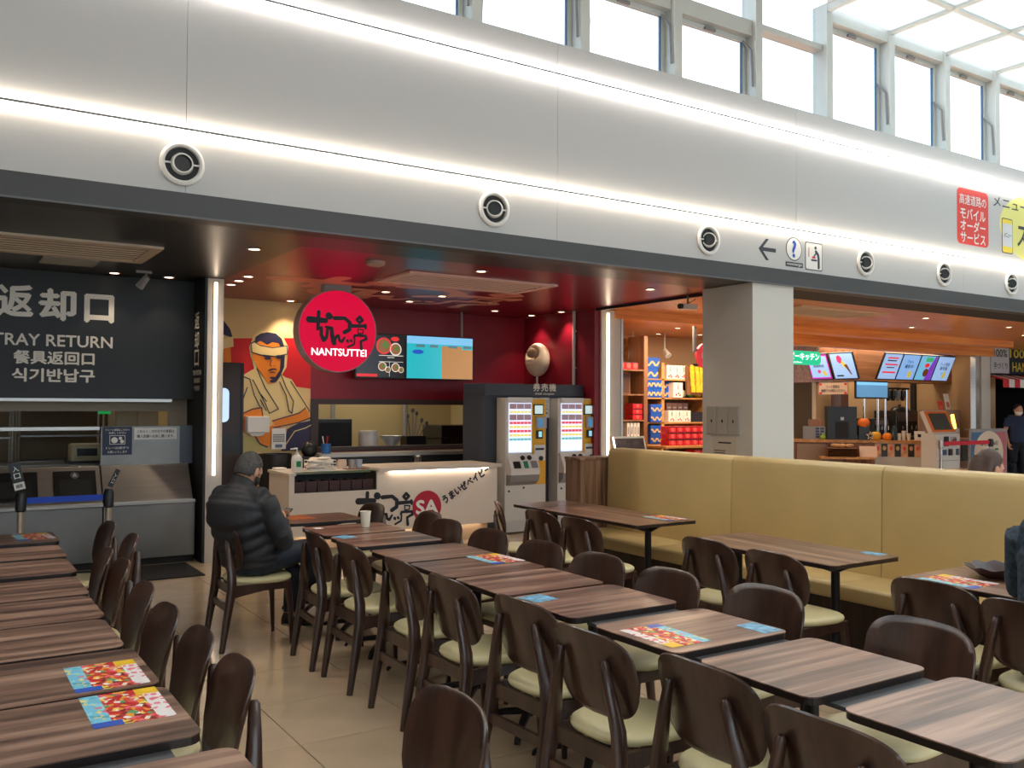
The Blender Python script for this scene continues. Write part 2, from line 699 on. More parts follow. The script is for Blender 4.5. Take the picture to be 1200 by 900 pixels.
# dark soffits and coloured shop ceilings
struct(box('ceiling', M_SOFFIT, -6, 2.52, YF + .01, 10.0, ZS + .004, ZS + .1))
struct(box('ceiling', M_SOFFIT, 2.52, 7.38, YF + .01, 7.03, ZS + .004, ZS + .1))
struct(box('ceiling', mat('matte_dark_soffit', (46, 46, 48), .6, spec=.25), 7.38, 24, YF + .01, 7.09, ZS + .004, ZS + .1))
red_ceiling = struct(box('ceiling', M_REDCEIL, 2.535, 7.37, 7.045, 11.05, ZS + .012, ZS + .1))
struct(box('ceiling', M_ORANGEC, 7.40, 22, 7.10, 15.5, ZS + .012, ZS + .1))
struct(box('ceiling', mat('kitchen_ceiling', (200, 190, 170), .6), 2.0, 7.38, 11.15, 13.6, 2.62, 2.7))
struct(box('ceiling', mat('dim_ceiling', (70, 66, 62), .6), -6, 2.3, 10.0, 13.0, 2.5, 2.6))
struct(box('trim_3', M_ORANGEW, 7.70, 17.6, 9.325, 9.6, 2.77, ZS + .012))
struct(box('trim_4', M_ORANGEW, 11.5, 18.9, 10.42, 10.62, 2.68, ZS + .012))
struct(box('trim_5', M_BLACK, 7.372, 7.40, 7.1, 9.35, ZS - .02, ZS + .1))

# hall shell outside the view: roof, side walls, glazed wall behind the viewpoint
struct(box('ceiling', M_WHITE, -6, 8.24, -8, 6.54, 7.3, 7.4))
struct(box('wall_left', M_WHITE, -6.1, -6, -8, 13, 0, 7.4))
struct(box('wall_right', M_WHITE, 24, 24.1, -8, 15.5, 0, 6.0))
struct(box('wall_back', M_WHITE, -6, 24, -8.1, -8, 0, 1.0))
struct(box('wall_back_top', M_WHITE, -6, 24, -8.1, -8, 4.4, 7.4))
wn = 40
for k in range(10):
    x0 = -6 + 3 * k
    wnd = struct(box('window_%d' % (wn + k), M_FRAME, x0, x0 + .08, -8.1, -8, 1.0, 4.4))
    box('pane', M_PANE, x0 + .08, x0 + 3, -8.06, -8.05, 1.0, 4.4, wnd)
struct(box('wall_fascia', M_WHITE, 8.2, 8.24, -8, 6.34, 6.02, 7.4))

# clerestory windows
L0 = 3.80
YW = YF + .16
for k in range(-3, 13):
    L = L0 + 1.1275 * k
    R = L + 1.1275 - .10
    low = L < 8.2
    fixed = abs(L - 7.18) < .1
    top = 5.43 if low else 5.87
    wd = struct(G().box(L - .10, L, YF + .005, YF + .2, ZSILL, 7.2 if low else 6.04).build('window_%d' % (k + 4), M_FRAME))
    if not fixed:
        s = G()
        s.box(L + .002, L + .05, YW - .02, YW + .02, ZSILL, top)
        s.box(R - .05, R - .002, YW - .02, YW + .02, ZSILL, top)
        s.box(L + .05, R - .05, YW - .02, YW + .02, ZSILL, ZSILL + .02)
        s.box(L + .05, R - .05, YW - .02, YW + .02, top - .05, top)
        s.build('sash', M_FRAME, wd)
        box('gasket', mat('blue_grey_gasket', (70, 110, 150), .5), R - .062, R - .05, YW - .012, YW + .012, ZSILL + .02, top - .05, wd)
        G().tube([(R - .02, YF + .03, ZSILL + .12), (R - .02, YF + .05, ZSILL + .5), (R - .05, YW - .02, ZSILL + .62)], .012).build('stay_arm', M_GREY, wd)
        G().tube([(L + .03, YF + .06, ZSILL + .02), (L + .025, YF + .04, ZSILL + .3), (L + .02, YF + .05, ZSILL + .6)], .006).build('cord', mat('dark_cord', (60, 80, 96), .6), wd)
        G().box(L + .42, L + .56, YW - .05, YW - .02, top - .05, top - .02).build('latch', M_GREY, wd)
        box('pane', M_PANE, L + .05, R - .05, YW - .004, YW + .004, ZSILL + .02, top - .05, wd)
    else:
        box('pane', M_PANE, L, R, YW - .004, YW + .004, ZSILL, top + .09, wd)
    if low:
        box('transom', M_FRAME, L, R, YF + .06, YF + .2, top + (.1 if fixed else 0), top + .16, wd)
        box('pane', M_PANE, L, R, YW - .004, YW + .004, top + .16, 7.2, wd)
    else:
        box('transom', M_FRAME, L, R, YF + .04, YF + .2, top, 6.04, wd)
struct(box('trim_6', M_WHITE, -6, 24, YF + .2, YF + .3, 7.2, 7.4))

# translucent skylight over the right of the hall
M_SKY = translucent('frosted_skylight', (236, 240, 240), .75)
sky = G()
for k in range(15):
    x = 8.24 + 1.1275 * k
    sky.box(x - .03, x + .03, -1.0, 6.34, 5.95, 6.02)
YL = [6.37, 5.58, 4.45, 3.32, 2.2, 1.07, -.05, -1.0]
for y in YL[1:]:
    sky.box(8.24, 24, y - .03, y + .03, 5.955, 6.015)
ceil_sky = struct(sky.build('ceiling', M_FRAME))
pm = None
for k in range(14):
    for y0, y1 in zip(YL[1:], YL):
        x = 8.24 + 1.1275 * k
        box('panel', M_SKY, x + .03, min(x + 1.0975, 23.98), y0 + .03, y1 - .03, 5.985, 5.995, ceil_sky)
struct(box('ceiling', M_WHITE, 8.24, 24, -8, -1.0, 5.97, 6.05))

# big white column in front of the shops, with meter boxes and a notice
col = struct(box('wall_column', M_WHITE, 7.055, 7.68, 6.37, 7.08, 0, ZS, bevel=.004))
t = thing('meter_cabinet', 'light grey flat cabinet with three doors on the big white column', 'cabinet', (7.055, 6.77, 1.3))
G().box(7.035, 7.055, 6.53, 7.00, 1.30, 1.60).build('body', M_GREYL, t, bevel=.003)
for k in range(3):
    y0 = 6.54 + .153 * k
    d = G().box(7.028, 7.035, y0 + .003, y0 + .147, 1.31, 1.59).build('door', M_GREYL, t, bevel=.002)
    box('lock', M_BLACK, 7.024, 7.028, y0 + .065, y0 + .08, 1.43, 1.46, d)
t = thing('notice_sheet', 'pale framed notice below the grey cabinet on the white column', 'notice', (7.055, 6.75, .98))
box('sheet', mat('aged_paper', (206, 196, 182), .6), 7.05, 7.055, 6.58, 6.92, .98, 1.28, t)
g = G()
for k in range(5):
    g.box(7.047, 7.05, 6.74, 6.90, 1.13 - .025 * k, 1.138 - .025 * k)
g.box(7.047, 7.05, 6.66, 6.84, 1.21, 1.225)
g.box(7.047, 7.05, 6.61, 6.64, .99, 1.06)
g.build('print_lines', M_INK, t)

# partitions with light lines
M_COLL = mat('white_pillar_face', (204, 196, 186), .4)
pl = struct(G().box(2.36, 2.52, 9.3, 11.05, 0, ZS).build('wall_pillar', M_COLL))
t = thing('light_strip', 'vertical light line on the white pillar by the seated man', 'light strip', (2.437, 9.3, .88))
box('channel', M_WHITE, 2.415, 2.459, 9.292, 9.3, .87, 2.84, t)
box('led_diffuser', M_LEDP, 2.424, 2.450, 9.276, 9.293, .88, 2.83, t)
struct(box('wall_partition', M_COLL, 7.47, 7.82, 9.35, 11.05, 0, ZS))
struct(box('wall_red_side', M_REDWALL, 7.38, 7.47, 9.38, 11.1, 0, ZS + .01))
struct(box('trim_7', M_STEEL, 7.80, 7.835, 9.34, 9.37, 0, 2.77))
t = thing('light_strip', 'vertical light line on the white pillar beside the ticket machines', 'light strip', (7.57, 9.35, .9))
box('channel', M_WHITE, 7.545, 7.60, 9.342, 9.35, .7, 2.84, t)
box('led_diffuser', M_LEDP, 7.555, 7.588, 9.326, 9.343, .7, 2.83, t)

# ---- facade things: air nozzles and signs
for i, (x, ang) in enumerate(((1.424, 0), (3.918, .3), (6.387, .45), (8.844, .5), (10.375, .5), (11.904, .55))):
    names = ('first round air nozzle from the left on the white facade, above the tray return',
             'second round air nozzle on the facade, above the ramen shop',
             'third round air nozzle on the facade, left of the direction arrow',
             'fourth round air nozzle, just right of the baby changing sign',
             'fifth round air nozzle, below the red mobile order sign',
             'sixth round air nozzle, at the far right below the phone picture')
    t = thing('air_nozzle', names[i], 'air vent', (x, YF, 3.228), 0, 'round air nozzles along the facade')
    c = (x, YF, 3.228)
    G().lathe([(.112, -.001), (.142, -.001), (.150, -.012), (.146, -.026), (.130, -.034), (.116, -.028), (.112, -.001)], c, 32, 'Y', False).build('ring', M_WPLAST, t, True)
    G().lathe([(.0, -.004), (.113, -.004), (.113, -.0045), (0, -.0045)], c, 28, 'Y').build('dark_throat', M_DARK, t)
    o = G().lathe([(.058, -.028), (.066, -.028), (.076, -.002), (.076, .004), (.068, .004), (.058, -.028)], (0, 0, 0), 28, 'Y', False).build('nozzle', M_WPLAST, None, True)
    g = G().lathe([(0, -.006), (.062, -.006), (.062, -.005), (0, -.005)], (0, 0, 0), 24, 'Y').build('nozzle_core', M_BLACK, None)
    for q in (o, g):
        q.parent = t
        q.location = (0, -.012, 0)
        q.rotation_euler = (0, 0, -ang * 1.3)
    box('pivot', M_WPLAST, x - .115, x - .07, YF - .02, YF - .01, 3.223, 3.233, t)
    box('pivot', M_WPLAST, x + .07, x + .115, YF - .02, YF - .01, 3.223, 3.233, t)

t = thing('direction_arrow', 'dark arrow pointing left painted on the white facade', 'sign', (7.24, YF, 3.22))
G().prism([(7.11, 3.22), (7.22, 3.33), (7.265, 3.33), (7.175, 3.24), (7.37, 3.24), (7.37, 3.20), (7.175, 3.20), (7.265, 3.11), (7.22, 3.11)][::-1],
          (0, YF, 0), UX, UZ, .0015).build('arrow', mat('sign_navy_black', (44, 46, 58), .5), t)
M_SIGNK = MATS['sign_navy_black']
t = thing('information_sign', 'round blue question mark sign between the arrow and baby sign', 'sign', (7.65, YF, 3.25))
G().prism(circle(7.65, 3.265, .125), (0, YF, 0), UX, UZ, .002).build('disc_rim', M_SIGNK, t)
G().prism(circle(7.65, 3.265, .115), (0, YF - .002, 0), UX, UZ, .002).build('disc', M_PAPER, t)
M_SBLUE = mat('sign_blue', (24, 84, 190), .5)
text('?', M_SBLUE, t, (7.65, YF - .004, 3.265), UX, UZ, None, .17, .035, center=True)
G().prism([(7.52, 3.075), (7.79, 3.075), (7.79, 3.125), (7.52, 3.125)], (0, YF, 0), UX, UZ, .002).build('caption_plate', M_SIGNK, t)
text('concierge', M_PAPER, t, (7.655, YF - .002, 3.1), UX, UZ, .23, .035, .01, center=True)
t = thing('baby_changing_sign', 'white square sign with a figure at a baby changing table', 'sign', (7.97, YF, 3.2))
G().prism(rrect(7.83, 8.11, 3.065, 3.365, .02), (0, YF, 0), UX, UZ, .002).build('rim', M_SIGNK, t)
G().prism(rrect(7.84, 8.10, 3.075, 3.355, .018), (0, YF - .002, 0), UX, UZ, .002).build('plate', M_PAPER, t)
g = G()
g.prism(circle(7.995, 3.31, .018, 16), (0, YF - .004, 0), UX, UZ, .001)
g.ribbon([(8.0, 3.27), (8.035, 3.24), (8.045, 3.19), (8.045, 3.10)], .035, (0, YF - .005, 0), UX, UZ, 0)
g.ribbon([(8.01, 3.26), (7.97, 3.22)], .018, (0, YF - .005, 0), UX, UZ, 0)
g.ribbon([(7.93, 3.175), (8.01, 3.175)], .02, (0, YF - .005, 0), UX, UZ, 0)
g.build('figure', M_SIGNK, t)
g = G().ribbon([(7.945, 3.205), (7.985, 3.205)], .022, (0, YF - .005, 0), UX, UZ, 0)
g.ribbon([(7.885, 3.30), (7.885, 3.21)], .012, (0, YF - .005, 0), UX, UZ, 0)
g.build('red_marks', M_RED, t)

t = thing('mobile_order_sign', 'red rounded sign with white Japanese lettering on the facade', 'sign', (11.03, YF, 4.0))
G().prism(rrect(10.68, 11.385, 3.645, 4.345, .07), (0, YF, 0), UX, UZ, .002).build('plate', mat('sign_red', (222, 62, 52), .5), t)
for s, z, h, wd, bo in (('高速道路の', 4.21, .13, .60, .004), ('モバイル', 4.035, .135, .56, .02), ('オーダー', 3.885, .135, .56, .02), ('サービス', 3.735, .135, .56, .02)):
    text(s, M_PAPER, t, (11.03, YF - .002, z), UX, UZ, wd, h, bo, center=True)
t = thing('menu_banner', 'yellow round banner with a phone drawing at the facade end', 'sign', (12.3, YF, 4.0))
G().prism(circle(12.6, 4.0, .95, 48, .46), (0, YF, 0), UX, UZ, .0015).build('yellow_disc', mat('sign_yellow', (226, 222, 128), .5), t)
text('メニューの選択も', M_SIGNK, t, (11.50, YF - .002, 4.20), UX, UZ, 1.7, .15, .012)
text('スマホで', M_SIGNK, t, (12.08, YF - .002, 3.74), UX, UZ, 1.1, .30, .02)
G().prism(rrect(11.70, 11.96, 3.62, 4.08, .03), (0, YF - .0015, 0), UX, UZ, .002).build('phone_outline', M_SIGNK, t)
G().prism(rrect(11.712, 11.948, 3.632, 4.068, .025), (0, YF - .0035, 0), UX, UZ, .0015).build('phone_body', mat('phone_yellow', (240, 214, 60), .5), t)
G().prism([(11.712, 3.71), (11.948, 3.71), (11.948, 4.01), (11.712, 4.01)], (0, YF - .005, 0), UX, UZ, .0015).build('phone_screen', mat('pale_grey_print', (214, 216, 220), .5), t)
text('メニュー', M_SIGNK, t, (11.83, YF - .0065, 3.86), UX, UZ, .17, .06, .01, center=True)

# small camera under the soffit edge
t = thing('ceiling_camera', 'small white and black camera hanging by the red ceiling edge', 'camera', (7.35, 7.62, 2.88))
G().cyl((7.36, 7.62, 2.77), (7.36, 7.62, 2.88), .012).build('stem', M_GREY, t, True)
G().box(7.26, 7.48, 7.58, 7.66, 2.72, 2.78).build('housing', M_WPLAST, t, bevel=.008)
G().cyl((7.225, 7.62, 2.75), (7.26, 7.62, 2.75), .032).build('lens_hood', M_BLACK, t, True)
G().tube([(7.36, 7.64, 2.86), (7.42, 7.66, 2.80), (7.56, 7.7, 2.86)], .005).build('cable', M_BLACK, t)

# ceiling fittings
def cassette(x0, x1, y0, y1, z, label, m1, slats=True):
    t = thing('ceiling_cassette', label, 'air conditioner', ((x0 + x1) / 2, (y0 + y1) / 2, z))
    g = G()
    g.box(x0, x1, y0, y0 + .09, z - .02, z)
    g.box(x0, x1, y1 - .09, y1, z - .02, z)
    g.box(x0, x0 + .09, y0 + .09, y1 - .09, z - .02, z)
    g.box(x1 - .09, x1, y0 + .09, y1 - .09, z - .02, z)
    g.build('frame', m1, t)
    box('grille_plate', mat('grille_dark_beige', (150, 136, 122), .5), x0 + .09, x1 - .09, y0 + .09, y1 - .09, z - .01, z, t)
    n = 7
    for k in range(n):
        y = y0 + .12 + (y1 - y0 - .24) * k / (n - 1)
        box('slat', m1, x0 + .1, x1 - .1, y - .012, y + .012, z - .018, z - .01, t)
    return t


cassette(0.1, 1.60, 7.70, 8.62, ZS + .004, 'long beige ceiling air conditioner over the tray return', mat('beige_grille', (214, 198, 178), .5))
cassette(3.86, 5.61, 7.76, 8.58, ZS + .012, 'pale ceiling air conditioner in the red ceiling', mat('pink_grille', (236, 196, 186), .5))
cassette(9.2, 11.0, 7.5, 8.3, ZS + .012, 'pale air conditioner in the orange ceiling behind the column', mat('warm_grille', (200, 170, 140), .5))
t = thing('ceiling_lamp', 'small flat square lamp panel behind the beige air conditioner', 'lamp', (1.04, 8.93, ZS))
box('panel', M_GREYL, .82, 1.27, 8.74, 9.12, ZS - .012, ZS + .004, t)

down = [(1.513, 9.491, 'a'), (2.023, 9.492, 'b'), (2.234, 7.352, 'c'), (2.717, 9.75, 'd'), (2.70, 9.399, 'e'), (2.686, 9.026, 'f'),
        (3.757, 10.85, 'g'), (3.993, 10.109, 'h'), (4.351, 9.359, 'i'), (4.429, 7.381, 'j'), (4.994, 10.044, 'k'), (5.069, 9.343, 'l'),
        (5.929, 9.605, 'm'), (6.444, 10.373, 'n'), (7.20, 10.598, 'o'), (7.25, 9.95, 'p'), (6.64, 7.459, 'q'),
        (10.87, 12.0, 'r'), (10.3, 10.9, 's'), (11.6, 11.7, 't'), (12.0, 7.6, 'u'), (14.4, 7.7, 'v'), (13.2, 8.6, 'w'), (16.2, 8.4, 'x'), (9.4, 10.2, 'y')]
DL = {'a': 'recessed downlight above the black tray return wall, further from the pillar',
      'b': 'recessed downlight above the black tray return wall, nearer the pillar',
      'c': 'single downlight in the dark soffit near the facade edge',
      'd': 'rearmost of three downlights in the red ceiling next to the lit white pillar',
      'e': 'middle of three downlights in the red ceiling next to the lit white pillar',
      'f': 'front of three downlights in the red ceiling next to the lit white pillar',
      'g': 'downlight over the chef mural, close to the back wall',
      'h': 'downlight just behind the round red sign',
      'i': 'downlight beside the top of the round red sign, to its right',
      'j': 'downlight in the red ceiling in front of the pale air conditioner',
      'k': 'downlight above the menu screens, brighter one near the wall',
      'l': 'downlight above the menu screens, behind the air conditioner',
      'm': 'downlight between the menu screens and the ticket machines',
      'n': 'downlight above the kitchen window end by the ticket machines',
      'o': 'downlight washing the red side wall, in the back corner',
      'p': 'downlight washing the red side wall, nearer the lit pillar',
      'q': 'lone downlight in the red ceiling near the hanging camera',
      'r': 'souvenir shop ceiling downlight above the tall shelves',
      's': 'souvenir shop ceiling downlight nearest the steel edged pillar',
      't': 'souvenir shop ceiling downlight nearest the white column',
      'u': 'downlight in the orange ceiling, first right of the white column',
      'v': 'downlight in the orange ceiling toward the far stall',
      'w': 'downlight in the orange ceiling above the green sign',
      'x': 'downlight in the orange ceiling above the order kiosk',
      'y': 'souvenir shop ceiling downlight just behind the orange beam'}
for x, y, k in down:
    zc = ZS + .004 if k in 'abc' else ZS + .012
    t = thing('downlight', DL[k], 'ceiling light', (x, y, zc), 0, 'recessed downlights')
    G().lathe([(.045, -.001), (.062, -.001), (.064, -.006), (.045, -.008), (.045, -.001)], (x, y, zc), 20).build('trim_ring', mat('lamp_ring', (190, 170, 160), .4), t, True)
    G().lathe([(0, -.002), (.045, -.002), (.045, -.004), (0, -.004)], (x, y, zc), 16).build('lens', M_DOWN, t)
    pw = {'a': 9, 'b': 9, 'g': 42, 'd': 30, 'e': 24, 'f': 16, 'o': 22, 'p': 26, 'h': 14}.get(k, 12)
    spot((x, y, zc - .02), pw, 95)
t = thing('track_spotlight', 'grey track spotlight hanging above the black tray return wall', 'spotlight', (1.72, 9.2, ZS))
box('track', M_GREY, 1.66, 1.80, 9.18, 9.22, ZS - .02, ZS + .004, t)
G().cyl((1.76, 9.2, ZS - .05), (1.70, 9.26, ZS - .15), .032, .04).build('lamp_head', M_GREY, t, True)
G().cyl((1.75, 9.2, ZS - .02), (1.75, 9.2, ZS - .06), .01).build('stem', M_GREY, t)
t = thing('smoke_detector', 'flat round detector in the red ceiling before the round sign', 'detector', (3.35, 7.44, ZS))
G().lathe([(.0, 0), (.09, 0), (.085, -.03), (.05, -.045), (0, -.045)], (3.354, 7.437, ZS + .012), 24).build('body', mat('detector_beige', (190, 160, 150), .5), t, True)

# ================================================================== TRAY RETURN (left shop)
struct(box('wall_sign', M_BLACKWALL, -6, 2.2, 9.75, 9.95, 1.645, ZS + .004))
wall_dark = struct(box('wall_dark_side', M_BLACKWALL, 2.335, 2.36, 9.302, 10.0, 0, ZS + .004))
struct(box('wall_dark_end', M_BLACKWALL, 2.2, 2.335, 9.75, 10.0, 1.645, ZS + .004))
struct(box('trim_8', M_STEEL, -6, 2.12, 9.73, 9.95, 1.615, 1.645))
struct(box('wall_bulkhead', mat('beige_bulkhead', (150, 136, 116), .6), -6, 2.335, 10.0, 10.1, 1.52, 1.645))
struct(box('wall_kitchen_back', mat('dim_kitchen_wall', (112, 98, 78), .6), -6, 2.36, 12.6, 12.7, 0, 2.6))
t = thing('tray_return_sign', 'large cream lettering on the black tray return wall', 'sign', (0.9, 9.75, 2.2))
Y0 = 9.748
text('返', M_LETTER, t, (.54, Y0, 2.43), UX, UZ, .29, .285, .04)
text('却', M_LETTER, t, (.895, Y0, 2.41), UX, UZ, .305, .29, .04)
text('口', M_LETTER, t, (1.295, Y0, 2.41), UX, UZ, .25, .26, .04)
text('TRAY RETURN', M_LETTER, t, (.50, Y0, 2.15), UX, UZ, 1.045, .11, .02)
text('餐具返回口', M_LETTER, t, (.68, Y0, 1.975), UX, UZ, .70, .125, .035)
text('식기반납구', M_LETTER, t, (.67, Y0, 1.805), UX, UZ, .715, .125, .035)
t = thing('vertical_sign', 'narrow column of cream lettering on the black side wall by the pillar', 'sign', (2.335, 9.5, 2.2))
for s, z in (('返', 2.46), ('却', 2.26), ('口', 2.07)):
    text(s, M_LETTER, t, (2.333, 9.60, z), -UY, UZ, .17, .17, .02, center=True)
for s, z, wd in (('TRAY RETURN', 1.92, .34), ('餐具返回口', 1.84, .24), ('식기반납구', 1.76, .22)):
    text(s, M_LETTER, t, (2.333, 9.57, z), -UY, UZ, wd, .05, .012, center=True)

ct = thing('tray_return_counter', 'steel tray return counter with sloping hood below the black wall', 'counter', (0.2, 9.5, 0))
g = G().box(-3, 1.435, 9.46, 9.9, .07, .60).build('front_panel', M_STEELD, ct, bevel=.004)
g = G().box(1.445, 2.30, 9.46, 9.9, .07, .60).build('front_panel', M_STEELD, ct, bevel=.004)
box('plinth', M_DARK, -3, 2.30, 9.5, 9.9, 0, .07, ct)
G().box(-3, 2.30, 9.43, 9.5, .60, .635).build('lip', M_STEEL, ct, bevel=.006)
sl = [(9.46, .635), (9.68, .98), (9.92, .98), (9.92, .635)]
for x0, x1 in ((-3, 1.435), (1.445, 2.28)):
    G().prism([(a, b) for a, b in sl], (x0, 0, 0), UY, UZ, x1 - x0).build('hood', M_STEEL, ct, bevel=.004)
sd = Vector((0, .22, .345)).normalized()
sn = Vector((0, -.345, .22)).normalized()
for xc in (.10 - .39, .70, 1.205):
    c = Vector((xc, 9.57, .80))
    ch = G().obox(c + sn * .012, UX, sd, sn, .185, .155, .014).build('chute', M_BLACK, ct, bevel=.004)
    G().obox(c + sn * .027 - sd * .03, UX, sd, sn, .14, .085, .003).build('chute_flap', M_DARK, ch)
    o = c + sn * .029 + sd * .105
    text('A', M_WPLAST, ch, o, UX, sd, None, .04, .006, center=True, name='letter')
    G().prism(circle(0, 0, .038, 20), o - sn * .004, UX, sd, .001).build('badge_ring', M_GREY, ch)
up_p = G().box(1.445, 2.20, 9.70, 9.74, .98, 1.37).build('upright_panel', M_STEELD, ct, bevel=.003)
box('side_panel', mat('blue_grey_panel', (92, 98, 108), .4, .3), 2.20, 2.33, 9.72, 9.90, .98, 1.37, ct)
G().box(-3, 1.44, 9.72, 9.76, 1.33, 1.37).build('rail', M_STEEL, ct, bevel=.004)
t = thing('tray_poster', 'navy poster with a white tray drawing on the steel upright panel', 'poster', (1.6, 9.7, 1.1))
box('sheet', mat('poster_navy', (40, 50, 78), .5), 1.46, 1.735, 9.695, 9.70, 1.085, 1.365, t)
text('トレーと食器はこちらへ', M_PAPER, t, (1.598, 9.694, 1.335), UX, UZ, .22, .022, .01, center=True)
text('お戻しください', M_PAPER, t, (1.598, 9.694, 1.305), UX, UZ, .16, .022, .01, center=True)
G().prism([(1.525, 1.19), (1.67, 1.19), (1.67, 1.28), (1.525, 1.28)], (0, 9.694, 0), UX, UZ, .001).build('tray_outline', M_PAPER, t)
G().prism([(1.53, 1.195), (1.665, 1.195), (1.665, 1.275), (1.53, 1.275)], (0, 9.693, 0), UX, UZ, .001).build('tray', MATS['poster_navy'], t)
g = G().prism(circle(1.57, 1.232, .030, 20), (0, 9.692, 0), UX, UZ, .001)
g.prism(circle(1.625, 1.25, .016, 16), (0, 9.692, 0), UX, UZ, .001).prism(circle(1.64, 1.218, .018, 16), (0, 9.692, 0), UX, UZ, .001)
g.build('dishes', M_PAPER, t)
text('トレーは2枚ずつ', M_PAPER, t, (1.598, 9.694, 1.155), UX, UZ, .21, .026, .012, center=True)
text('お願いいたします', M_PAPER, t, (1.598, 9.694, 1.115), UX, UZ, .18, .024, .012, center=True)
t = thing('return_notice', 'white notice with two lines of black lettering beside the navy poster', 'notice', (1.95, 9.7, 1.25))
box('sheet', M_PAPER, 1.755, 2.165, 9.695, 9.70, 1.235, 1.35, t)
text('こめらく・さかなやの食器は', M_INK, t, (1.96, 9.694, 1.318), UX, UZ, .36, .032, .012, center=True)
text('購入店舗へお戻し願います。', M_INK, t, (1.96, 9.694, 1.268), UX, UZ, .36, .032, .012, center=True)

# dim back kitchen seen through the opening
def rack(x, y, label):
    t = thing('steel_rack', label, 'rack', (x, y, 0))
    for dx in (-.45, .45):
        for dy in (-.2, .2):
            G().cyl((x + dx, y + dy, 0), (x + dx, y + dy, 1.9), .015, n=8).build('post', M_STEEL, t)
    for z in (.5, .9, 1.2, 1.5, 1.8):
        box('shelf', M_STEELD, x - .45, x + .45, y - .2, y + .2, z, z + .02, t)


rack(.35, 11.6, 'steel rack deep in the dim kitchen behind the tray return')
rack(1.35, 12.1, 'second steel rack further right in the dim return kitchen')
t = thing('work_table', 'low dark table inside the tray return kitchen', 'table', (.6, 10.9, 0))
box('top', M_STEELD, -2.5, 1.9, 10.6, 11.1, .92, .95, t)
box('cabinet', M_DARK, -2.5, 1.9, 10.65, 11.1, .0, .92, t)
t = thing('kitchen_machine', 'beige rounded machine on the table behind the steel opening', 'machine', (1.45, 10.8, .95))
G().box(1.30, 1.62, 10.70, 10.95, .95, 1.16).build('body', mat('beige_plastic', (190, 176, 140), .4), t, bevel=.03)
box('window', M_BLACK, 1.36, 1.56, 10.692, 10.70, 1.03, 1.11, t)
G().box(1.27, 1.65, 10.68, 10.98, .951, .975).build('base', M_BLACK, t)
t = thing('kitchen_cupboard', 'pale tall cupboard at the right of the return kitchen', 'cupboard', (2.1, 11.6, 0))
box('body', mat('cupboard_beige', (196, 180, 150), .5), 1.85, 2.33, 11.4, 11.9, 0, 2.2, t)
box('door', mat('cupboard_beige_light', (206, 192, 164), .5), 1.87, 2.08, 11.39, 11.4, .1, 2.15, t)
box('door', MATS['cupboard_beige_light'], 2.10, 2.31, 11.39, 11.4, .1, 2.15, t)
t = thing('exit_lamp', 'small green glowing sign in the return kitchen', 'sign lamp', (1.6, 10.4, 1.5))
box('panel', mat('green_lamp', (20, 190, 90), .5, emit=.35), 1.52, 1.64, 10.38, 10.42, 1.485, 1.515, t)
G().cyl((1.58, 10.4, 1.51), (1.58, 10.4, 2.5), .01).build('stem', M_GREY, t)

# queue posts with blue belt, and the rubber mat
t = thing('floor_mat', 'black rubber mat on the tiles before the tray return counter', 'mat', (1.5, 9.0, 0))
G().box(-.5, 2.2, 8.62, 9.40, .0005, .012).build('mat', M_MATRUB, t, bevel=.004)


def queue_post(x, y, label, lean, w, boardz):
    t = thing('queue_post', label, 'queue post', (x, y, 0), 0, 'queue posts at the tray return')
    G().lathe([(.0, 0), (.15, 0), (.15, .012), (.06, .03), (0, .03)], (x, y, .012 if y > 8.62 else 0.001), 24).build('base', M_BLACKMET, t, True)
    G().cyl((x, y, .02), (x, y, .78), .026, n=16).build('post', mat('post_steel', (190, 178, 160), .3, .8), t, True)
    G().lathe([(.03, .70), (.042, .71), (.042, .83), (.03, .86), (.0, .86)], (x, y, 0), 20).build('belt_head', M_BLACK, t, True)
    u = Vector((cos(lean), 0, sin(lean)))
    v = Vector((-sin(lean), 0, cos(lean)))
    c = Vector((x, y, .86)) + v * (boardz / 2 + .02)
    b = G().obox(c, u, v, u.cross(v), w / 2, boardz / 2, .006).build('sign_board', M_BLACK, t, bevel=.003)
    return t, c, u, v


t, c, u, v = queue_post(.66, 8.45, 'queue post with a black entrance card, left end of the blue belt', .22, .085, .24)
n = u.cross(v)
text('入', M_WPLAST, t, c + v * .06 + n * .007, u, v, .045, .045, .015, center=True)
text('口', M_WPLAST, t, c - v * .0 + n * .007, u, v, .045, .045, .015, center=True)
G().obox(c - v * .085 + n * .008, u, v, n, .04, .03, .002).build('white_label', M_WPLAST, t)
text('順路', M_INK, t, c - v * .085 + n * .0105, u, v, .05, .03, .01, center=True)
G().box(.705, 1.285, 8.447, 8.453, .765, .815).build('belt', M_BLUEB, t)
t, c, u, v = queue_post(1.33, 8.45, 'queue post with a narrow tilted card, right end of the blue belt', -.42, .04, .16)
text('入口', M_WPLAST, t, c + u.cross(v) * .007, -v, u, .09, .022, .008, center=True)

# ================================================================== RAMEN SHOP
YB = 11.05
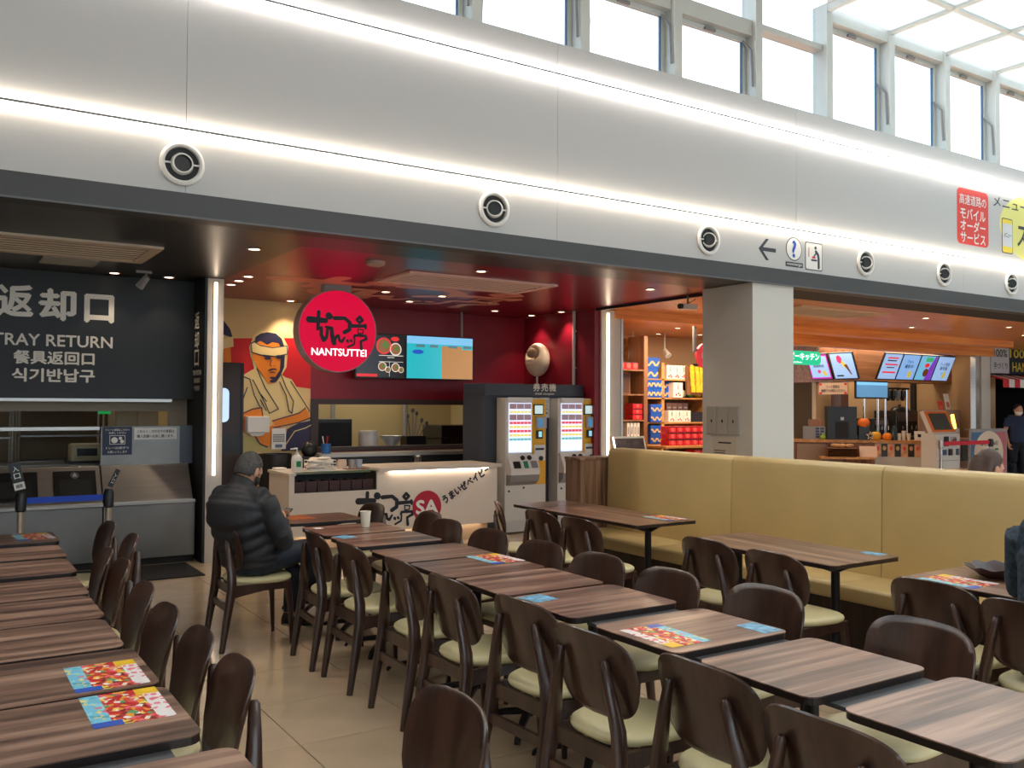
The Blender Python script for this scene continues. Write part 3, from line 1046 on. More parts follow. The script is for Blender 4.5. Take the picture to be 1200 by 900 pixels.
# back wall with the kitchen window opening (X 4.17-6.40, Z 1.05-1.60) and a door
wall_ramen = struct(box('wall_back_red', M_REDWALL, 4.1, 7.47, YB, YB + .1, 1.66, ZS + .02))
struct(box('wall_back_red_low', M_REDWALL, 4.1, 7.47, YB, YB + .1, 0, 1.03))
struct(box('wall_back_red_end', M_REDWALL, 6.53, 7.47, YB, YB + .1, 1.03, 1.66))
struct(box('wall_back_beige', M_BEIGE, 2.52, 4.1, YB, YB + .1, 0, ZS + .02))
wf = G().box(4.1, 6.53, YB - .03, YB + .1, 1.60, 1.67).box(4.1, 4.2, YB - .03, YB + .1, 1.03, 1.60).box(6.40, 6.53, YB - .03, YB + .1, 1.03, 1.60).box(4.1, 6.53, YB - .03, YB + .1, 1.0, 1.05)
struct(wf.build('trim_9', mat('dark_brown_frame', (56, 42, 38), .5)))
# kitchen behind
struct(box('wall_kitchen', mat('kitchen_beige_wall', (188, 172, 132), .5), 2.4, 7.47, 13.3, 13.4, 0, 2.7))
struct(box('wall_kitchen_side', MATS['kitchen_beige_wall'], 7.40, 7.47, 11.1, 13.4, 0, 2.7))
for x, y, a, b, zz, lb in ((4.65, 12.0, .30, .3, 1.40, 'tall black kitchen cabinet at the left of the kitchen window'),
                           (6.75, 11.9, .45, .3, 1.30, 'black kitchen cabinet at the right of the kitchen window')):
    t = thing('kitchen_cabinet', lb, 'cabinet', (x, y, 0))
    G().box(x - a, x + a, y - b, y + b, 0, zz).build('body', M_BLACK, t, bevel=.01)
    box('door', M_DARK, x - a + .03, x + a - .03, y - b - .01, y - b, .1, zz - .05, t)
t = thing('kitchen_bench', 'long steel worktop inside the ramen kitchen', 'worktop', (5.6, 11.6, 0))
box('top', M_STEEL, 4.97, 6.28, 11.25, 11.75, .98, 1.02, t)
box('cabinet', M_STEELD, 4.97, 6.28, 11.3, 11.75, 0, .98, t)
t = thing('rice_pot', 'white round pot on the worktop behind the kitchen window', 'pot', (5.1, 11.5, 1.02))
G().lathe([(0, 0), (.12, 0), (.135, .03), (.135, .2), (.125, .22), (.0, .225)], (5.1, 11.5, 1.02), 24).build('pot', M_WPLAST, t, True)
t = thing('mixing_bowl', 'steel bowl on the worktop behind the kitchen window', 'bowl', (5.42, 11.45, 1.02))
G().lathe([(0, 0), (.07, 0), (.15, .13), (.16, .15), (.14, .14), (.06, .02), (0, .02)], (5.42, 11.45, 1.02), 24).build('bowl', mat('pale_steel', (190, 196, 204), .3, .5), t, True)
t = thing('ladle_box', 'black box holding ladles and strainers in the kitchen window', 'utensil holder', (5.8, 11.5, 1.02))
box('box', M_BLACK, 5.64, 5.94, 11.4, 11.6, 1.02, 1.16, t)
for k, (dx, dz) in enumerate(((-.08, .36), (.0, .44), (.06, .4), (.14, .3), (.22, .26))):
    u = G().tube([(5.78 + dx * .3, 11.5, 1.08), (5.78 + dx, 11.5, 1.08 + dz)], .009, 6).build('utensil', M_STEELD, t)
    G().ball((5.78 + dx, 11.5, 1.08 + dz), .03, .02, .035, 8, 6).build('utensil_head', M_STEELD, u, True)
t = thing('wire_stand', 'low dark wire stand on the kitchen worktop', 'stand', (6.2, 11.45, 1.02))
for yy in (11.38, 11.52):
    G().tube([(6.02, yy, 1.02), (6.02, yy, 1.12), (6.42, yy, 1.12), (6.42, yy, 1.02)], .008, 6).build('rail', M_BLACKMET, t)
for xx in (6.1, 6.2, 6.3):
    G().tube([(xx, 11.38, 1.12), (xx, 11.52, 1.12)], .006, 6).build('rung', M_BLACKMET, t)
for k, x in enumerate((4.95, 5.22, 6.45)):
    t = thing('kitchen_pipe', ('dark vertical pipe on the kitchen wall, first from the left', 'dark vertical pipe on the kitchen wall, second from the left', 'dark vertical pipe on the kitchen wall, right of the ladles')[k], 'pipe', (x, 12.9, 0))
    G().cyl((x, 13.1, 1.0), (x, 13.1, 2.62), .04, n=10).build('pipe', M_GREY, t, True)

# second dark counter with steel edges between kitchen window and customer counter
t = thing('kitchen_counter', 'long black counter with two steel edges under the kitchen window', 'counter', (5.2, 10.5, 0))
G().box(4.08, 7.1, 10.62, 11.02, 0, .94).build('rear_body', M_BLACK, t)
G().box(4.05, 7.12, 10.58, 11.02, .94, .985).build('rear_top', M_STEEL, t, bevel=.006)
G().box(4.0, 7.0, 10.2, 10.6, 0, .80).build('front_body', M_BLACK, t)
G().box(3.98, 7.02, 10.16, 10.6, .80, .83).build('front_top', M_STEEL, t, bevel=.006)
t = thing('steel_tap', 'small steel container on the black kitchen counter', 'container', (5.3, 10.4, .83))
G().lathe([(0, 0), (.05, 0), (.055, .1), (.065, .11), (.065, .125), (0, .125)], (5.3, 10.4, .83), 16).build('container', M_CHROME, t, True)

# door in the back wall
d = struct(box('door_1', mat('dark_brown_door', (52, 40, 38), .45), 2.56, 3.21, YB - .04, YB, 0, 2.08))
G().prism(rrect(2.72, 3.06, 1.38, 1.79, .06), (0, YB - .042, 0), UX, UZ, .006).build('window', mat('door_pane_glow', (190, 220, 250), .3, emit=.85), d)  # pane itself glows, standing in for the bright kitchen behind the door
box('band', M_BLACK, 2.56, 3.21, YB - .044, YB - .04, 1.02, 1.22, d)
box('top_rail', M_BLACK, 2.56, 3.235, YB - .05, YB, 2.08, 2.1, d)
box('edge_trim', M_BLACK, 3.21, 3.235, YB - .05, YB, 0, 2.08, d)

# chef mural: flat painted wall picture
mu = thing('chef_mural', 'painted wall picture of chefs in headbands with folded arms', 'mural', (3.4, YB, 1.0))
MX = lambda x: 3.0 + (x / 5.625 - 12) * .01078
MZ = lambda y: 2.86 - (y / 5.625 + 17) * .01052
lay = [0]


def paint(name, m, pts, sx=0, pad=0):
    lay[0] += 1
    off = .0012 * lay[0]
    P = [(MX(x + sx), MZ(y)) for x, y in pts]
    a = sum(P[i][0] * P[(i + 1) % len(P)][1] - P[(i + 1) % len(P)][0] * P[i][1] for i in range(len(P)))
    if a < 0:
        P = P[::-1]
    me = bpy.data.meshes.new(name)
    bm = bmesh.new()
    vs = [bm.verts.new((x, YB - off, z)) for x, z in P]
    bm.faces.new(vs)
    bmesh.ops.triangulate(bm, faces=bm.faces)
    bm.to_mesh(me)
    bm.free()
    me.materials.append(m)
    return link(name, me, mu)


def lines(name, m, strokes, wd=.012):
    lay[0] += 1
    g = G()
    for s in strokes:
        g.ribbon([(MX(x), MZ(y)) for x, y in s], wd, (0, YB - .0012 * lay[0], 0), UX, UZ, 0)
    return g.build(name, m, mu)


def oval(cx, cy, rx, ry, n=14):
    return [(cx + rx * cos(2 * pi * i / n), cy + ry * sin(2 * pi * i / n)) for i in range(n)]


paint('red_band', M_RED, [(-200, 170), (110, 152), (642, 126), (642, 472), (520, 458), (190, 395), (-200, 395)])
for sx in (-345,):
    paint('face', M_ORANGEP, [(262, 190), (300, 140), (420, 150), (455, 200), (460, 300), (430, 380), (400, 430), (340, 430), (285, 340), (255, 290)], sx)
    paint('hair', M_NAVY, [(258, 150), (275, 60), (340, 20), (400, 25), (450, 90), (470, 150), (380, 120), (265, 160)], sx)
    paint('headband', M_CREAMP, [(240, 150), (300, 160), (380, 160), (470, 140), (474, 205), (400, 225), (300, 225), (245, 210)], sx)
paint('halo', M_CREAMP, [(228, 205), (255, 130), (300, 92), (400, 92), (450, 125), (485, 190), (475, 330), (440, 390), (510, 410), (640, 610), (640, 690), (600, 700), (190, 700), (190, 390), (262, 345), (250, 300), (236, 260)])
paint('robe', M_CREAMP, [(190, 400), (275, 340), (350, 440), (440, 378), (500, 420), (630, 620), (642, 700), (560, 800), (470, 890), (190, 890)])
paint('lower_robe', mat('olive_cream_paint', (206, 190, 120), .5), [(190, 780), (260, 800), (340, 860), (380, 890), (190, 890)])
paint('neck', M_ORANGEP, [(285, 330), (350, 445), (400, 438), (440, 370), (440, 320)])
paint('face', M_ORANGEP, [(262, 190), (300, 140), (420, 150), (455, 200), (458, 290), (442, 370), (415, 420), (375, 436), (340, 415), (285, 345), (268, 300), (252, 285), (250, 250)])
paint('hair', M_NAVY, [(258, 182), (268, 135), (300, 112), (345, 100), (400, 106), (440, 140), (458, 192), (432, 200), (420, 172), (378, 165), (345, 185), (300, 160), (272, 175), (265, 195)])
paint('hair_side', M_NAVY, [(436, 250), (462, 250), (458, 330), (428, 400), (405, 432), (375, 436), (360, 424), (395, 405), (430, 350)])
paint('headband_edge', M_NAVY, [(237, 176), (258, 164), (300, 188), (380, 200), (478, 184), (482, 244), (400, 264), (300, 258), (242, 240)])
paint('headband', M_CREAMP, [(242, 182), (258, 172), (300, 195), (380, 206), (473, 190), (476, 239), (400, 257), (300, 250), (247, 235)])
paint('ear', M_ORANGEP, oval(262, 272, 14, 24))
for a, b, c, e in ((348, 275, 24, 9), (422, 268, 20, 8), (345, 262, 30, 6), (424, 256, 24, 6)):
    paint('eye_mark', M_NAVY, oval(a, b, c, e))
paint('moustache', M_NAVY, [(345, 355), (370, 342), (400, 340), (412, 350), (385, 350), (360, 358)])
paint('mouth', M_NAVY, oval(380, 366, 22, 3))
paint('beard', M_NAVY, oval(382, 404, 22, 8))
lines('nose_line', M_NAVY, [[(375, 280), (362, 318), (372, 326)], [(395, 322), (386, 328)]], .008)
paint('apron', M_NAVY, [(480, 745), (560, 705), (638, 690), (640, 890), (440, 890), (480, 800)])
paint('forearm', M_ORANGEP, [(385, 690), (560, 640), (600, 604), (628, 632), (632, 672), (560, 700), (480, 718), (400, 735)])
paint('forearm', M_ORANGEP, [(190, 640), (250, 612), (308, 602), (318, 660), (260, 680), (190, 770)])
paint('forearm', M_ORANGEP, [(270, 790), (380, 718), (480, 745), (470, 800), (340, 862), (300, 840)])
lines('outline', M_NAVY, [[(275, 345), (330, 470), (420, 610), (360, 640), (330, 570), (250, 420)], [(435, 382), (470, 470), (520, 560), (510, 640), (490, 625), (470, 520), (425, 430)],
                          [(190, 400), (230, 415), (260, 520), (300, 600)], [(500, 425), (590, 560), (630, 625)], [(380, 690), (560, 638), (602, 604)],
                          [(190, 640), (250, 612), (308, 602), (318, 660)], [(300, 550), (340, 620)], [(385, 735), (480, 718), (560, 700), (634, 672)],
                          [(190, 540), (215, 470)], [(290, 500), (340, 560)], [(270, 790), (300, 840), (350, 862)]], .013)
lines('apron_line', M_CREAMP, [[(470, 850), (530, 760), (600, 740), (640, 720)]], .01)

t = thing('paper_dispenser', 'white paper towel box on the chef mural', 'dispenser', (3.39, YB, 1.24))
G().box(3.255, 3.525, YB - .16, YB - .03, 1.25, 1.45).build('body', M_WPLAST, t, bevel=.012)
G().prism([(3.29, 1.25), (3.50, 1.25), (3.46, 1.215), (3.40, 1.205), (3.33, 1.21)], (0, YB - .09, 0), UX, UZ, .01).build('paper_tongue', M_PAPER, t)
box('rear_plate', M_GREYL, 3.27, 3.51, YB - .031, YB - .022, 1.26, 1.44, t)
t = thing('wall_calendar', 'small white calendar sheet right of the paper towel box', 'calendar', (3.68, YB, 1.04))
box('sheet', M_PAPER, 3.585, 3.765, YB - .06, YB - .052, 1.04, 1.30, t)
g = G()
for r in range(4):
    for c in range(7):
        g.box(3.603 + .0215 * c, 3.618 + .0215 * c, YB - .062, YB - .06, 1.21 - .026 * r, 1.226 - .026 * r)
g.build('date_grid', M_INK, t)
box('picture', mat('calendar_blue', (90, 110, 150), .5), 3.63, 3.72, YB - .062, YB - .06, 1.06, 1.10, t)
box('mount', M_GREY, 3.66, 3.69, YB - .052, YB - .02, 1.25, 1.28, t)

# round hanging sign
sg = thing('round_sign', 'round glowing red sign with black brush writing hanging from the ceiling', 'sign', (3.68, 9.1, 2.38))
M_SIGNRED = mat('sign_glow_red', (40, 0, 10), .4, emit=.8, ecol=(236, 0, 62), spec=.15)
cx, cz, rr = 3.68, 2.385, .445
G().lathe([(rr - .012, 0), (rr, 0), (rr, .16), (rr - .012, .16)], (cx, 9.1, cz), 64, 'Y').build('rim', mat('sign_rim', (150, 120, 116), .4), sg, True)
G().prism(circle(cx, cz, rr - .012, 64), (0, 9.098, 0), UX, UZ, -.006).build('face', M_SIGNRED, sg)
G().prism(circle(cx, cz, rr - .012, 64), (0, 9.162, 0), UX, UZ, -.006).build('rear_face', M_SIGNRED, sg)
box('bracket', M_GREY, cx - .15, cx + .15, 9.12, 9.24, cz + rr - .02, ZS + .014, sg)
LOGO = [([(155, 325), (300, 328)], [44, 34]), ([(238, 258), (232, 400)], [26, 24]), ([(326, 285), (334, 290)], [46, 46]),
        ([(262, 390), (262, 450), (285, 490), (308, 470), (318, 395)], [24, 26, 30, 22, 20]),
        ([(300, 380), (352, 390)], [16, 26]), ([(352, 390), (358, 450), (376, 512)], [26, 30, 34]),
        ([(376, 500), (400, 450), (416, 448), (424, 490), (445, 498), (470, 462)], [20, 18, 18, 18, 20, 14]),
        ([(378, 302), (470, 298), (516, 335), (514, 392), (468, 418)], [28, 24, 26, 26, 28]),
        ([(605, 280), (632, 305), (605, 330), (578, 305), (605, 280)], [22, 20, 20, 20, 22]),
        ([(530, 360), (660, 356)], [26, 22]), ([(655, 345), (660, 375)], [20, 16]), ([(590, 385), (640, 388), (636, 420), (594, 424), (590, 385)], [9] * 5),
        ([(556, 460), (562, 440), (662, 440), (668, 466), (615, 490)], [16, 18, 18, 20, 16]), ([(616, 488), (622, 552)], [16, 22]),
        ([(494, 488), (500, 496)], [20, 18]), ([(526, 484), (532, 492)], [18, 16]), ([(562, 470), (556, 515), (500, 542)], [12, 14, 14])]


def logo(m, parent, o, u, v, wd, name='brush_lettering'):
    """the brush logo, drawn in its own 545 x 310 box, scaled to the given width"""
    k = wd / 545.0
    g = G()
    for pts, ww in LOGO:
        g.ribbon([((x - 135) * k, (560 - y) * k) for x, y in pts], [q * k * 1.3 for q in ww], o, u, v, 0)
    return g.build(name, m, parent)


logo(M_INK, sg, (cx - .355, 9.0905, cz - .19), UX, UZ, .69)
M_SIGNW = mat('sign_glow_white', (255, 255, 255), .3, emit=1.0)
text('NANTSUTTEI', M_SIGNW, sg, (cx - .30, 9.0905, cz - .265), UX, UZ, .62, .075, .022)
# brush writing on the red ceiling
cl = logo(mat('ceiling_pink_print', (226, 150, 130), .4), red_ceiling, (2.9, 10.35, ZS + .0105), UX, -UY, 3.2, 'ceiling_lettering')

# menu screens
t = thing('menu_screen', 'dark menu screen with bowls of ramen partly behind the round sign', 'screen', (4.95, 10.8, 1.95))
G().box(4.60, 5.315, 10.80, 10.86, 1.94, 2.53).build('case', M_BLACK, t, bevel=.006)
box('wall_arm', M_GREY, 4.85, 5.05, 10.86, 11.05, 2.2, 2.3, t)
M_SCRK = mat('screen_dark', (26, 24, 28), .2, emit=.6)
box('screen', M_SCRK, 4.62, 5.30, 10.797, 10.80, 1.96, 2.51, t)
sr, sw, sgr, sfood = mat('screen_red', (220, 40, 44), .3, emit=.7), mat('screen_white', (230, 228, 220), .3, emit=.6), mat('screen_green', (90, 130, 60), .3, emit=.5), mat('screen_broth', (150, 100, 60), .3, emit=.5)
for (px_, pz_, r) in ((5.00, 2.37, .11), (5.17, 2.33, .085), (4.98, 2.10, .06), (5.17, 2.09, .06), (5.06, 2.06, .04), (5.25, 2.06, .04)):
    G().prism(circle(px_, pz_, r, 24), (0, 10.797, 0), UX, UZ, .001).build('bowl_rim', sw if r < .1 else sr, t)
    G().prism(circle(px_, pz_, r * .82, 24), (0, 10.7955, 0), UX, UZ, .001).build('soup', sfood, t)
    G().prism(circle(px_ + r * .2, pz_ + r * .1, r * .4, 14), (0, 10.794, 0), UX, UZ, .001).build('topping', sgr, t)
g = G()
for (a, b, c) in ((4.93, 5.28, 2.24), (5.05, 5.15, 2.215)):
    g.prism([(a, c), (b, c), (b, c + .008), (a, c + .008)], (0, 10.797, 0), UX, UZ, .001)
g.prism([(4.93, 2.16), (5.28, 2.16), (5.28, 2.165), (4.93, 2.165)], (0, 10.797, 0), UX, UZ, .001)
g.prism([(5.08, 1.97), (5.085, 1.97), (5.085, 2.16), (5.08, 2.16)], (0, 10.797, 0), UX, UZ, .001)
g.build('menu_lines', sw, t)
G().prism([(4.62, 1.965), (4.91, 1.965), (4.91, 2.0), (4.62, 2.0)], (0, 10.797, 0), UX, UZ, .001).build('price_band', sr, t)
G().prism(circle(5.16, 2.465, .06, 20, .03), (0, 10.797, 0), UX, UZ, .001).build('badge', sr, t)

t = thing('order_screen', 'bright screen split in teal and orange above the kitchen window', 'screen', (5.85, 10.8, 1.95))
G().box(5.32, 6.36, 10.80, 10.86, 1.94, 2.535).build('case', M_BLACK, t, bevel=.006)
box('wall_arm', M_GREY, 5.7, 5.95, 10.86, 11.05, 2.2, 2.3, t)
G().cyl((6.2, 10.85, 2.5), (6.2, 10.85, ZS + .014), .018, n=10).build('pole', M_GREY, t, True)
box('screen', mat('screen_teal', (30, 176, 190), .2, emit=.75), 5.335, 6.345, 10.797, 10.80, 1.955, 2.52, t)
G().prism([(5.86, 1.955), (6.345, 1.955), (6.345, 2.36), (6.18, 2.36), (6.18, 2.40), (5.86, 2.40)], (0, 10.797, 0), UX, UZ, .001).build('orange_area', mat('screen_orange', (176, 122, 60), .2, emit=.75), t)
G().prism([(5.335, 2.42), (6.345, 2.42), (6.345, 2.52), (5.335, 2.52)], (0, 10.797, 0), UX, UZ, .001).build('sky_band', mat('screen_sky', (120, 190, 236), .2, emit=.8), t)
G().prism(circle(5.50, 2.31, .085, 20, .03), (0, 10.797, 0), UX, UZ, .001).build('oval_badge', mat('screen_blue', (30, 80, 190), .2, emit=.7), t)
g = G()
for a, b in ((5.47, 5.60), (5.68, 5.80), (5.96, 6.10), (6.20, 6.32)):
    g.prism([(a, 2.375), (b, 2.375), (b, 2.41), (a, 2.41)], (0, 10.796, 0), UX, UZ, .001)
g.build('tab_marks', mat('screen_greytext', (90, 130, 140), .2, emit=.5), t)

# customer counter
cc = thing('shop_counter', 'white shop counter with a lit edge and black brush logo', 'counter', (4.5, 9.5, 0))
M_CTR = mat('warm_white_counter', (222, 210, 196), .4)
g = G().box(3.19, 5.76, 9.2, 9.22, .20, .66)
g.box(3.19, 3.25, 9.2, 9.22, .66, .85).box(4.19, 5.76, 9.2, 9.22, .66, .86)
g.build('front_panel', M_CTR, cc)
G().box(3.19, 3.21, 9.22, 9.85, .0, .85).build('end_panel', M_CTR, cc)
G().box(5.74, 5.76, 9.22, 9.85, .20, .86).build('end_panel', M_CTR, cc)
box('plinth', mat('plinth_beige', (176, 150, 120), .5), 3.22, 5.70, 9.32, 9.85, 0, .20, cc)
G().box(3.18, 4.19, 9.36, 9.88, .845, .875).build('rear_top', M_CTR, cc, bevel=.004)
G().box(4.19, 5.79, 9.14, 9.88, .86, .90).build('raised_top', M_CTR, cc, bevel=.004)
G().box(3.18, 3.26, 9.18, 9.36, .845, .875).build('front_cap', M_CTR, cc, bevel=.003)
G().box(3.26, 4.19, 9.19, 9.36, .862, .872).build('glass_top', M_GLASSG, cc)
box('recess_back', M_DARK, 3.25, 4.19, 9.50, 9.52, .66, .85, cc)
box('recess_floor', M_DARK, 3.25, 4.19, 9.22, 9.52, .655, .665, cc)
box('led_diffuser', M_LEDW, 4.33, 5.62, 9.165, 9.19, .852, .858, cc)
box('led_diffuser', M_LEDW, 3.3, 5.6, 9.27, 9.29, .192, .197, cc)
lg = logo(M_INK, cc, (3.945, 9.1975, .24), UX, UZ, .70)
G().prism(circle(4.815, .435, .185, 40), (0, 9.1985, 0), UX, UZ, .001).build('red_disc', mat('crimson_print', (176, 14, 50), .5), cc)
text('SA', M_PAPER, cc, (4.815, 9.197, .435), UX, UZ, .27, .15, .04, center=True)
uu = Vector((.62, 0, .36)).normalized()
text('うまいぜベイビー', M_INK, cc, (5.05, 9.1985, .455), uu, Vector((0, 1, 0)).cross(uu) * -1, .72, .095, .055)
for k in range(7):
    x = 3.27 + .13 * k
    tr = thing('dark_tray', '%s small dark container from the left in the white counter recess' % ('first', 'second', 'third', 'fourth', 'fifth', 'sixth', 'seventh')[k], 'container', (x + .06, 9.36, .665), 0, 'dark containers inside the counter recess')
    g = G()
    g.prism([(.004, 0), (.116, 0), (.122, .11), (-.002, .11)], (x, 9.26, .665), UX, UZ, -.012)
    g.prism([(.004, 0), (.116, 0), (.122, .11), (-.002, .11)], (x, 9.46, .665), UX, UZ, -.012)
    g.box(x, x + .012, 9.27, 9.46, .665, .775).box(x + .108, x + .12, 9.27, 9.46, .665, .775).box(x + .012, x + .108, 9.27, 9.46, .665, .675)
    g.build('bin', mat('dark_brown_plastic', (66, 34, 30), .4), tr)
    G().box(x + .014, x + .106, 9.275, 9.455, .70, .74 + .01 * (k % 3)).build('contents', mat('dark_red_packets', (120, 24, 34), .5), tr, bevel=.012)

# things on the counter
t = thing('sanitizer_bottle', 'pump bottle with a green label on the counter end', 'bottle', (3.37, 9.47, .875))
G().lathe([(0, 0), (.055, 0), (.06, .01), (.06, .13), (.05, .16), (.022, .18), (.02, .20), (0, .2)], (3.37, 9.47, .875), 20).build('bottle', M_WPLAST, t, True)
G().tube([(3.37, 9.47, 1.07), (3.37, 9.47, 1.12), (3.29, 9.45, 1.115)], .009, 8).build('pump', M_WPLAST, t)
G().loft([(3.345, 9.4175, .955), (3.37, 9.408, .955), (3.395, 9.4175, .955)], [(.004, .032)] * 3, 8, power=.4).build('label', mat('label_green', (20, 140, 80), .5), t)
t = thing('white_basket', 'white wire basket full of wrapped items on the counter', 'basket', (3.64, 9.50, .875))
g = G()
for k in range(4):
    z = .885 + .033 * k
    g.tube([(3.50, 9.42, z), (3.80, 9.42, z), (3.80, 9.60, z), (3.50, 9.60, z), (3.50, 9.42, z)], .005, 6)
for k in range(9):
    x = 3.50 + .0375 * k
    g.tube([(x, 9.42, .88), (x, 9.42, .985)], .003, 6)
    g.tube([(x, 9.60, .88), (x, 9.60, .985)], .003, 6)
g.box(3.50, 3.80, 9.42, 9.60, .876, .882)
g.build('wire_frame', M_WPLAST, t)
pk = G()
for k in range(22):
    pk.ball((3.53 + .24 * random.random(), 9.45 + .12 * random.random(), .905 + .10 * random.random()), .062, .042, .02, 10, 6)
pk = pk.build('wrapped_items', mat('wrapper_cream', (238, 226, 212), .5), t, True)
pk['kind'] = 'stuff'
t = thing('sauce_jar', 'short white jar next to the wire basket', 'jar', (3.97, 9.52, .875))
G().lathe([(0, 0), (.055, 0), (.055, .07), (.05, .08), (.05, .10), (0, .10)], (3.95, 9.62, .875), 20).build('jar', mat('jar_cream', (220, 196, 176), .4), t, True)
for k, (x, lb) in enumerate(((4.06, 'steel cup on the counter next to the short jar'), (4.145, 'patterned cup on the counter by the raised part'))):
    t = thing('cup', lb, 'cup', (x, 9.6, .875))
    G().lathe([(0, 0), (.036, 0), (.04, .10), (.035, .10), (.032, .01), (0, .01)], (x, 9.6, .875), 18).build('cup', M_STEEL if k == 0 else mat('pale_blue_cup', (170, 180, 200), .3), t, True)
t = thing('cup_tray', 'flat brown tray under the cups on the counter', 'tray', (4.06, 9.44, .875))
G().box(3.92, 4.18, 9.38, 9.52, .876, .884).build('tray', mat('tray_brown', (120, 80, 60), .5), t)
t = thing('black_bin', 'black round bin behind the sanitizer bottle', 'bin', (3.3, 10.3, 0))
G().lathe([(0, 0), (.16, 0), (.19, 1.02), (.18, 1.02), (.15, .05), (0, .05)], (3.42, 10.35, 0), 24).build('bin', M_BLACK, t, True)
t = thing('gadget_box', 'black gadget on a stand behind the wire basket', 'device', (3.9, 10.4, 0))
G().box(3.72, 3.98, 10.3, 10.5, 0, .98).build('stand', M_BLACK, t)
G().ball((3.85, 10.4, 1.06), .10, .08, .10).build('round_head', M_BLACK, t, True)
t = thing('pen_pot', 'blue pot holding pens near the kitchen window', 'pen pot', (4.22, 10.8, .985))
G().lathe([(0, 0), (.055, 0), (.06, .12), (.05, .12), (.045, .01), (0, .01)], (4.22, 10.8, .985), 16).build('pot', mat('pot_blue', (40, 110, 180), .4), t, True)
for dx, m in ((-.03, M_WPLAST), (.01, M_RED), (.03, M_INK)):
    G().tube([(4.22 + dx * .5, 10.8, 1.0), (4.22 + dx * 1.6, 10.8, 1.20)], .008, 6).build('pen', m, t)
t = thing('napkin_stack', 'small white tap and cloth at the counter rear', 'cloth', (3.2, 9.9, .875))
G().box(3.21, 3.34, 9.70, 9.82, .875, .90).build('cloth', M_PAPER, t, bevel=.008)

# ticket machines in a charcoal surround
ts = thing('ticket_surround', 'charcoal surround with white lettering around two ticket machines', 'surround', (6.6, 9.9, 0))
M_SUR = mat('blue_charcoal', (58, 62, 72), .45)
G().box(5.82, 7.37, 9.66, 10.13, 0, 1.72).build('back_box', M_SUR, ts)
G().box(5.82, 7.37, 9.60, 10.13, 1.72, 1.875).build('header', M_SUR, ts, bevel=.004)
text('券売機', M_LETTER, ts, (6.73, 9.598, 1.835), UX, UZ, .36, .10, .018, center=True, spacing=1.2)
text('meal coupon', M_LETTER, ts, (6.73, 9.598, 1.75), UX, UZ, .30, .042, .008, center=True)
M_MACH = mat('machine_white', (212, 208, 200), .4)
M_YEL = mat('machine_yellow', (236, 178, 24), .45)
M_LITP = mat('lit_button_panel', (216, 226, 250), .3, emit=.95, ecol=(214, 226, 255))
BTN = [mat('btn_white', (236, 240, 250), .3, emit=.9), mat('btn_red', (232, 70, 80), .3, emit=.6), mat('btn_yellow', (240, 226, 110), .3, emit=.6), mat('btn_photo', (150, 120, 130), .3, emit=.45), mat('btn_teal', (110, 190, 190), .3, emit=.6)]


